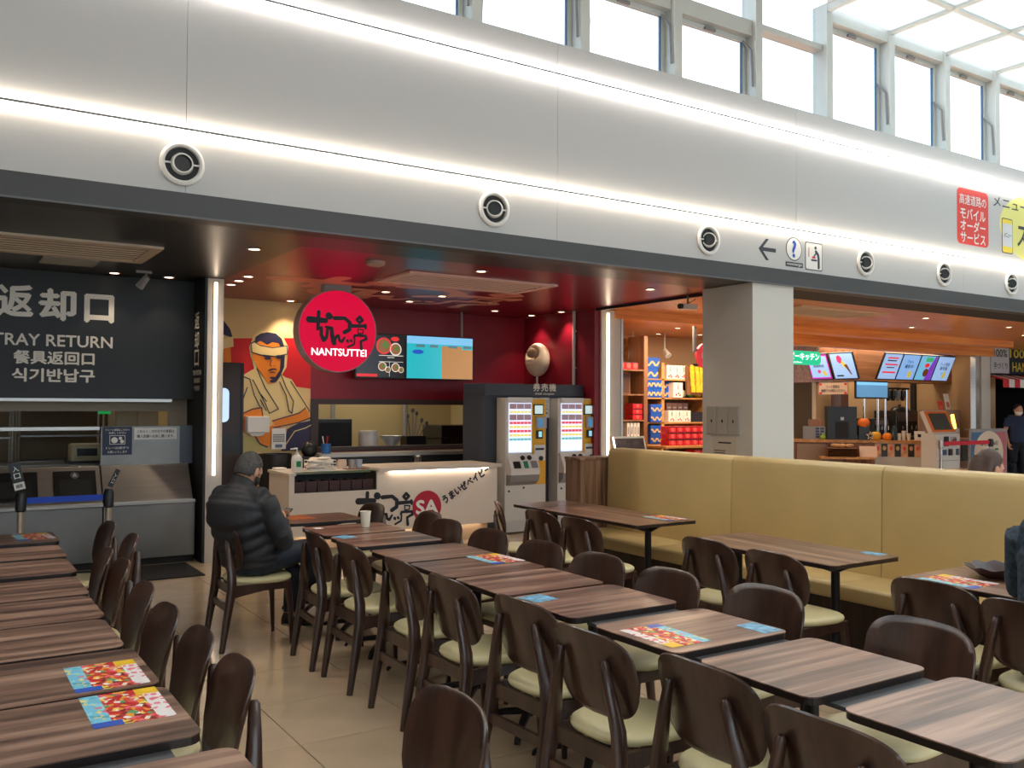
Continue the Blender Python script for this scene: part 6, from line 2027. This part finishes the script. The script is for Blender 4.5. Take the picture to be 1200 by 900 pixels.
# --- papers and table ware
def sheet(name, label, cat, x, y, wx, wy, rz, m, group=None, z=.7203):
    g = G().box(-wx / 2, wx / 2, -wy / 2, wy / 2, 0, .0009)
    o = g.build(name, m)
    o.location = (x, y, z)
    o.rotation_euler = (0, 0, rz)
    tag(o, label, cat, group)
    return o


GP = 'printed festival sheets on the tables'
sheet('placemat', 'bright festival sheet on the left row, the farther of the two big ones', 'paper', .50, 3.175, .215, .30, 0, M_MAT, GP)
sheet('placemat', 'bright festival sheet on the left row, the nearest one', 'paper', .50, 2.82, .215, .30, 0, M_MAT, GP)
sheet('placemat', 'festival sheet on the farthest table of the left row', 'paper', .60, 6.70, .215, .30, .1, M_MAT, GP)
sheet('placemat', 'festival sheet lying across two touching tables in the middle row', 'paper', 2.75, 4.41, .215, .30, .05, M_MAT, GP)
sheet('placemat', 'festival sheet on the middle row table that also has a blue card', 'paper', 2.39, 2.60, .20, .30, pi, M_MAT, GP)
sheet('placemat', 'festival sheet at the bench side of the far bench table', 'paper', 4.89, 5.32, .20, .30, 0, M_MAT, GP)
sheet('placemat', 'festival sheet beside the dark plate on the near bench table', 'paper', 4.40, 2.62, .24, .30, 0, M_MAT, GP)
M_ORP = mat('orange_paper', (226, 128, 76), .5, noise=.3, nscale=9)
sheet('placemat', 'orange faded sheet before the seated man', 'paper', 2.42, 6.80, .21, .28, .1, M_ORP)
M_BLC = mat('blue_card', (110, 176, 228), .4, noise=.6, nscale=30)
GC = 'small blue cards on the tables'
for x, y, wx, wy, rz, lb in ((2.355, 3.40, .13, .13, .15, 'small blue card at the corner of the seventh table of the middle row'), (2.79, 2.49, .10, .15, 0, 'small blue card on the table with the festival sheet'),
                              (2.34, 5.64, .115, .14, .2, 'small blue card near the white paper cup'), (4.79, 3.38, .09, .135, .1, 'small blue card on the end of the middle bench table')):
    sheet('leaflet', lb, 'card', x, y, wx, wy, rz, M_BLC, GC)
sheet('leaflet', 'tiny white slip on the table by the seated man', 'card', 2.34, 6.13, .06, .07, 0, M_PAPER)
t = thing('paper_cup', 'white paper cup on the second table of the middle row', 'cup', (2.655, 6.02, .72))
G().lathe([(0, .001), (.028, .001), (.030, .004), (.038, .108), (.041, .110), (.041, .114), (.036, .112), (.028, .008), (0, .008)], (2.655, 6.02, .7205), 28).build('cup', mat('paper_cup_cream', (240, 234, 216), .5), t, True)
t = thing('serving_plate', 'dark brown fluted plate on the bench table at the right edge', 'plate', (4.66, 2.56, .72))
g = G()
pr = [(.0, .0), (.07, .0), (.10, .012), (.15, .05), (.165, .058), (.155, .056), (.10, .02), (.07, .01), (0, .01)]
n = 48
for r, z in pr:
    for j in range(n):
        a = 2 * pi * j / n
        rr_ = r * (1 + (.035 * cos(10 * a) if r > .09 else 0))
        g.v.append((4.68 + rr_ * cos(a), 2.56 + rr_ * sin(a), .721 + z + (.006 * cos(10 * a) if r > .14 else 0)))
for i in range(len(pr) - 1):
    for j in range(n):
        q = (j + 1) % n
        g.f.append((i * n + j, i * n + q, (i + 1) * n + q, (i + 1) * n + j))
g.build('plate', mat('dark_plum_ceramic', (58, 40, 42), .3), t, True)

# ================================================================== PEOPLE
def remeshed(g, name, m, parent, voxel, smooth_iter=4):
    me = bpy.data.meshes.new(name)
    me.from_pydata(g.v, [], g.f)
    ob = bpy.data.objects.new(name, me)
    COL.objects.link(ob)
    md = ob.modifiers.new('r', 'REMESH')
    md.mode = 'VOXEL'
    md.voxel_size = voxel
    if smooth_iter:
        s = ob.modifiers.new('s', 'SMOOTH')
        s.factor = .5
        s.iterations = smooth_iter
    dg = bpy.context.evaluated_depsgraph_get()
    m2 = bpy.data.meshes.new_from_object(ob.evaluated_get(dg))
    bpy.data.objects.remove(ob)
    bpy.data.meshes.remove(me)
    m2.materials.clear()
    m2.materials.append(m)
    m2.polygons.foreach_set('use_smooth', [True] * len(m2.polygons))
    o = bpy.data.objects.new(name, m2)
    COL.objects.link(o)
    o.parent = parent
    return o


def interp(pts, rad, n):
    """resample a joint chain so that limbs stay smooth"""
    P, Rr = [], []
    for i in range(len(pts) - 1):
        for k in range(n):
            t = k / n
            P.append(Vector(pts[i]).lerp(Vector(pts[i + 1]), t))
            a, b = rad[i], rad[i + 1]
            Rr.append((a[0] + (b[0] - a[0]) * t, a[1] + (b[1] - a[1]) * t))
    P.append(Vector(pts[-1]))
    Rr.append(rad[-1])
    return P, Rr


def person(label, loc, rz, J, cl):
    t = thing('person', label, 'person', loc, rz)
    ROOTM[t.name] = Matrix.Identity(4)
    V = {k: Vector(v) for k, v in J.items() if isinstance(v, tuple)}
    hp, hy = radians(J.get('pitch', 0)), radians(J.get('turn', 0))
    f = Vector((cos(hp) * cos(hy), cos(hp) * sin(hy), sin(hp)))
    s = UZ.cross(f).normalized()
    u = f.cross(s)
    H = V['head']
    hd = lambda a, b, c: H + f * a + s * b + u * c
    b = G()
    # torso
    b.loft([V['pelvis'] - UZ * .07, V['pelvis'], V['waist'], V['chest'], V['chest'].lerp(V['neck'], .6), V['neck']],
           [(.13, .10), (.165, .12), (.14, .105), (.165, .115), (.13, .09), (.06, .06)], 20, ref=(1, 0, 0))
    b.loft([V['neck'] - UZ * .03, V['neck'] + (H - V['neck']) * .35, hd(-.02, 0, -.05)], [(.062, .062), (.056, .058), (.055, .06)], 16, ref=(1, 0, 0))
    # head
    hv = []
    g2 = G().ball((0, 0, 0), .098, .076, .118, 20, 14)
    for x, y, z in g2.v:
        if z < -.02:
            kk = 1 - .9 * (abs(z) - .02) ** 1.0 * 2.2
            y *= kk
            x = x * (1 - .25 * (abs(z) - .02)) + .012 * (abs(z) / .118)
        hv.append(hd(x, y, z))
    b.add(hv, g2.f)
    for q in (hd(.098, 0, -.012),):
        b.loft([hd(.088, 0, .022), hd(.104, 0, -.008), hd(.108, 0, -.022), hd(.09, 0, -.032)], [(.009, .01), (.013, .013), (.016, .013), (.012, .008)], 10, ref=tuple(f))
    b.loft([hd(.088, -.022, -.062), hd(.096, 0, -.060), hd(.088, .022, -.062)], [.007, .010, .007], 8)
    b.loft([hd(.086, -.04, .028), hd(.095, 0, .030), hd(.086, .04, .028)], [.008, .008, .008], 8)
    for q in (-1, 1):
        g2 = G().ball((0, 0, 0), .024, .011, .034, 10, 8)
        b.add([hd(x - .005, y + q * .078, z - .012) for x, y, z in g2.v], g2.f)
    for sd in ('L', 'R'):
        P, Rr = interp([V['sh' + sd], V['el' + sd], V['wr' + sd]], [(.055, .055), (.042, .042), (.027, .03)], 4)
        b.loft(P, Rr, 12)
        b.loft([V['chest'].lerp(V['neck'], .5), V['sh' + sd]], [(.06, .06), (.056, .056)], 12)
        # hand with palm, four fingers and thumb
        wv, fd = V['wr' + sd], (V['hd' + sd] - V['wr' + sd]).normalized()
        pn = Vector(J.get('palm' + sd, (0, 0, -1)))
        pn = (pn - fd * pn.dot(fd)).normalized()
        sx = fd.cross(pn) * (1 if sd == 'R' else -1)
        b.loft([wv - fd * .02, wv + fd * .02, wv + fd * .06, wv + fd * .09], [(.026, .024), (.034, .02), (.040, .017), (.036, .014)], 12, ref=tuple(pn))
        for k, (ofs, L) in enumerate(((.029, .066), (.010, .076), (-.010, .071), (-.028, .055))):
            base = wv + fd * .08 + sx * ofs
            c1 = base + fd * L * .45 + pn * L * .12
            c2 = c1 + fd * L * .3 + pn * L * .38
            c3 = c2 + fd * L * .02 + pn * L * .36
            b.loft([base, c1, c2, c3], [.0105, .0098, .009, .0075], 8)
        base = wv + fd * .025 + sx * .03
        b.loft([base, base + sx * .025 + fd * .03 + pn * .012, base + sx * .022 + fd * .06 + pn * .03], [.014, .012, .009], 8)
        P, Rr = interp([V['hp' + sd], V['kn' + sd], V['an' + sd]], [(.085, .085), (.056, .058), (.036, .04)], 4)
        b.loft(P, Rr, 14)
        b.loft([V['an' + sd] + Vector((-.02, 0, 0)) - UZ * .0, V['an' + sd].lerp(V['to' + sd], .6), V['to' + sd]], [(.034, .036), (.036, .03), (.028, .02)], 12)
    remeshed(b, 'body', cl.get('skin', M_SKIN), t, .0085, 3)
    # eyes
    for q in (-1, 1):
        e = G().ball(tuple(hd(.082, q * .031, .012)), .013, .013, .011, 10, 8).build('eye', M_WPLAST, t, True)
        G().ball(tuple(hd(.0915, q * .031, .012)), .0055, .0055, .0055, 8, 6).build('pupil', M_INK, e, True)
    # hair
    g2 = G().ball((0, 0, 0), .106, .083, .125, 32, 24)
    keep = []
    cut = cl.get('hairline', .35)
    for fc in g2.f:
        c = sum((Vector(g2.v[i]) for i in fc), Vector()) / len(fc)
        a, d2 = c.x / .106, c.z / .125
        if d2 > -.50 + .95 * max(a + .45, 0) + (0 if a < .3 else cut * .3):
            keep.append(fc)
    rnd = random.Random(3)
    hv = []
    for x, y, z in g2.v:
        k = 1 + rnd.uniform(-.012, .012)
        hv.append(hd(x * k - .004, y * k, z * k + .004))
    hg = G().add(hv, keep)
    hair = hg.build('hair', cl['hair'], t, True, angle=180)
    sm = hair.modifiers.new('thick', 'SOLIDIFY')
    sm.thickness = .016
    sm.offset = -1
    if cl.get('long'):
        g = G()
        g.loft([hd(-.05, 0, .06), hd(-.075, 0, -.06), hd(-.085, 0, -.17), hd(-.07, 0, -.25)], [(.085, .05), (.095, .055), (.09, .045), (.06, .03)], 16, ref=tuple(f))
        g.build('hair_length', cl['hair'], hair, True)
    if cl.get('mask'):
        g2 = G().ball((0, 0, 0), .101, .074, .062, 20, 12)
        kp = [fc for fc in g2.f if sum(g2.v[i][0] for i in fc) / len(fc) > .015]
        mk = G().add([hd(x + .006, y, z - .052) for x, y, z in g2.v], kp)
        for q in (-1, 1):
            mk.tube([hd(.03, q * .08, -.035), hd(-.01, q * .086, .005)], .003, 6)
        mk.build('face_mask', cl['mask'], t, True)
    # top garment
    q_ = cl.get('quilt', 0)
    g = G()
    N = 26
    TP, TR = interp([V['pelvis'] - UZ * .05, V['pelvis'] + UZ * .04, V['waist'], V['chest'], V['chest'].lerp(V['neck'], .55), V['neck'] + UZ * .0],
                    [(.185, .14), (.19, .15), (.175, .145), (.205, .15), (.165, .115), (.08, .08)], 8)
    if q_:
        TR = [(a * (1 + q_ * (abs(sin(i * pi / 4.0)) - .5)), c * (1 + q_ * (abs(sin(i * pi / 4.0)) - .5))) for i, (a, c) in enumerate(TR)]
    ex = cl.get('puff', 1.0)
    g.loft(TP, [(a * ex, c * ex) for a, c in TR], N, ref=(1, 0, 0))
    for sd in ('L', 'R'):
        AP, AR = interp([V['sh' + sd], V['el' + sd], V['wr' + sd]], [(.078, .078), (.066, .066), (.045, .045)], 8)
        if q_:
            AR = [(a * (1 + q_ * (abs(sin(i * pi / 3.0)) - .5)),) * 2 for i, (a, c) in enumerate(AR)]
        if cl.get('short'):
            AP, AR = AP[:6], AR[:6]
        g.loft(AP, AR, 14)
        g.loft([V['chest'].lerp(V['neck'], .55), V['sh' + sd]], [(.085, .085), (.078, .078)], 14)
    if cl.get('collar'):
        g.loft([V['neck'] - UZ * .02, V['neck'] + (H - V['neck']) * .30, V['neck'] + (H - V['neck']) * .5], [(.088, .088), (.082, .084), (.076, .078)], 18, ref=(1, 0, 0))
    remeshed(g, cl.get('top_name', 'jacket'), cl['top'], t, .011, 2 if q_ else 4)
    # trousers and shoes
    g = G()
    g.loft([V['pelvis'] - UZ * .09, V['pelvis'] - UZ * .02, V['pelvis'] + UZ * .08], [(.16, .125), (.185, .145), (.165, .13)], 20, ref=(1, 0, 0))
    for sd in ('L', 'R'):
        P, Rr = interp([V['hp' + sd], V['kn' + sd], V['an' + sd] + (V['kn' + sd] - V['an' + sd]) * .12], [(.105, .10), (.075, .075), (.055, .06)], 5)
        g.loft(P, Rr, 16)
    remeshed(g, 'trousers', cl['legs'], t, .012, 3)
    for sd in ('L', 'R'):
        a, o_ = V['an' + sd], V['to' + sd]
        dv = (o_ - a)
        sh = G().loft([a - dv * .35 - UZ * .0, a - dv * .1, a + dv * .5, o_, o_ + dv * .18], [(.036, .04), (.043, .05), (.046, .042), (.042, .03), (.018, .014)], 14)
        so = sh.build('shoe', cl.get('shoe', M_BLACK), t, True)
        G().loft([a - dv * .4 - UZ * .042, a + dv * .5 - UZ * .034, o_ + dv * .2 - UZ * .026], [(.036, .008), (.047, .008), (.03, .008)], 12).build('sole', cl.get('sole', M_GREY), so, True)
    return t


M_JACK = mat('black_padded_nylon', (36, 37, 42), .6, bump=.15, bscale=30)
M_JEAN = mat('dark_denim', (34, 42, 58), .7, noise=.15, nscale=12)
M_HGREY = mat('greying_black_hair', (64, 62, 61), .6, noise=.55, nscale=70, bump=.5, bscale=120)
man = person('seated man in a black quilted jacket looking down at a phone', (1.86, 6.08, 0), radians(32),
             dict(pelvis=(-.03, 0, .56), waist=(-.09, .01, .73), chest=(-.14, .02, .90), neck=(-.10, .02, 1.05), head=(-.045, .0, 1.155), pitch=-24, turn=0,
                  shL=(-.11, .20, .975), shR=(-.10, -.18, .975), elL=(.10, .27, .70), elR=(.0, -.265, .69), wrL=(.33, .14, .775), wrR=(.31, .0, .765), hdL=(.40, .11, .79), hdR=(.39, .05, .79),
                  palmL=(.1, -.9, .2), palmR=(.1, .9, .2),
                  hpL=(.03, .08, .54), hpR=(-.05, -.08, .54), knL=(.37, -.07, .53), knR=(.285, -.235, .60), anL=(.335, -.06, .085), anR=(.48, -.165, .27), toL=(.467, -.13, .045), toR=(.61, -.18, .21)),
             dict(hair=M_HGREY, top=M_JACK, legs=M_JEAN, quilt=.10, puff=1.10, collar=True, mask=mat('dark_mask', (26, 28, 36), .7), hairline=.2, sole=mat('pale_sole', (150, 146, 120), .6)))
pr_ = Matrix.Rotation(radians(32), 3, 'Z')
pc_ = Vector((1.86, 6.08, 0)) + pr_ @ Vector((.425, .085, .80))
pu_, pv_, pn_ = pr_ @ Vector((0, 1, 0)), pr_ @ Vector((.75, 0, .5)), (pr_ @ Vector((-.5, 0, .75))).normalized()
t = thing('phone', 'dark phone held by the seated man', 'phone', tuple(pc_))
G().obox(pc_, pu_, pv_, pn_, .035, .072, .004).build('case', M_BLACK, t, bevel=.002)
G().obox(pc_ + pn_ * .0045, pu_, pv_, pn_, .031, .064, .0006).build('screen', M_GREY, t)

M_DEN = mat('mottled_blue_grey_shirt', (44, 60, 76), .8, noise=.75, nscale=42)
person('person in a mottled blue grey shirt seated at the right edge', (3.97, 1.905, 0), 0,
       dict(pelvis=(-.02, 0, .57), waist=(.0, 0, .74), chest=(.05, 0, .95), neck=(.09, 0, 1.12), head=(.15, 0, 1.24), pitch=-18, turn=0,
            shL=(.06, .19, 1.05), shR=(.06, -.19, 1.05), elL=(.16, .26, .80), elR=(.16, -.24, .80), wrL=(.38, .14, .78), wrR=(.38, -.10, .78), hdL=(.45, .1, .78), hdR=(.45, -.06, .78),
            hpL=(.02, .09, .55), hpR=(.02, -.09, .55), knL=(.42, .10, .54), knR=(.42, -.10, .54), anL=(.38, .10, .085), anR=(.38, -.10, .085), toL=(.53, .10, .045), toR=(.53, -.10, .045)),
       dict(hair=mat('dark_brown_hair', (46, 34, 30), .5), top=M_DEN, legs=mat('black_trousers', (28, 28, 34), .8), top_name='shirt', puff=1.0))
person('person with brown hair sitting behind the bench back', (5.93, 3.33, 0), 0,
       dict(pelvis=(-.05, 0, .57), waist=(-.06, 0, .75), chest=(-.04, 0, .95), neck=(.0, 0, 1.10), head=(.03, 0, 1.20), pitch=-10, turn=-15,
            shL=(-.02, .18, 1.03), shR=(-.02, -.18, 1.03), elL=(.08, .24, .76), elR=(.08, -.24, .76), wrL=(.28, .14, .68), wrR=(.28, -.14, .68), hdL=(.35, .1, .68), hdR=(.35, -.1, .68),
            hpL=(.0, .09, .55), hpR=(.0, -.09, .55), knL=(.40, .10, .54), knR=(.40, -.10, .54), anL=(.38, .10, .085), anR=(.38, -.10, .085), toL=(.53, .10, .045), toR=(.53, -.10, .045)),
       dict(hair=mat('brown_hair', (70, 48, 38), .5, noise=.3, nscale=50), top=mat('tan_coat', (150, 112, 76), .8), legs=mat('grey_trousers', (70, 70, 76), .8), top_name='coat', long=True))
person('standing person in a navy shirt and white mask by the far stall', (19.1, 10.05, 0), radians(-120),
       dict(pelvis=(0, 0, .93), waist=(0, 0, 1.08), chest=(.0, 0, 1.27), neck=(.01, 0, 1.44), head=(.03, 0, 1.56), pitch=-6, turn=0,
            shL=(.0, .19, 1.38), shR=(.0, -.19, 1.38), elL=(-.02, .26, 1.10), elR=(-.02, -.26, 1.10), wrL=(.08, .25, .87), wrR=(.08, -.25, .87), hdL=(.11, .25, .78), hdR=(.11, -.25, .78), palmL=(0, -1, 0), palmR=(0, 1, 0),
            hpL=(0, .09, .90), hpR=(0, -.09, .90), knL=(.01, .10, .49), knR=(.01, -.10, .49), anL=(0, .10, .085), anR=(0, -.10, .085), toL=(.15, .11, .045), toR=(.15, -.11, .045)),
       dict(hair=mat('black_hair', (34, 30, 30), .5), top=mat('navy_shirt', (36, 52, 84), .8), legs=mat('navy_trousers', (24, 28, 40), .8), top_name='shirt', short=True, mask=M_PAPER))
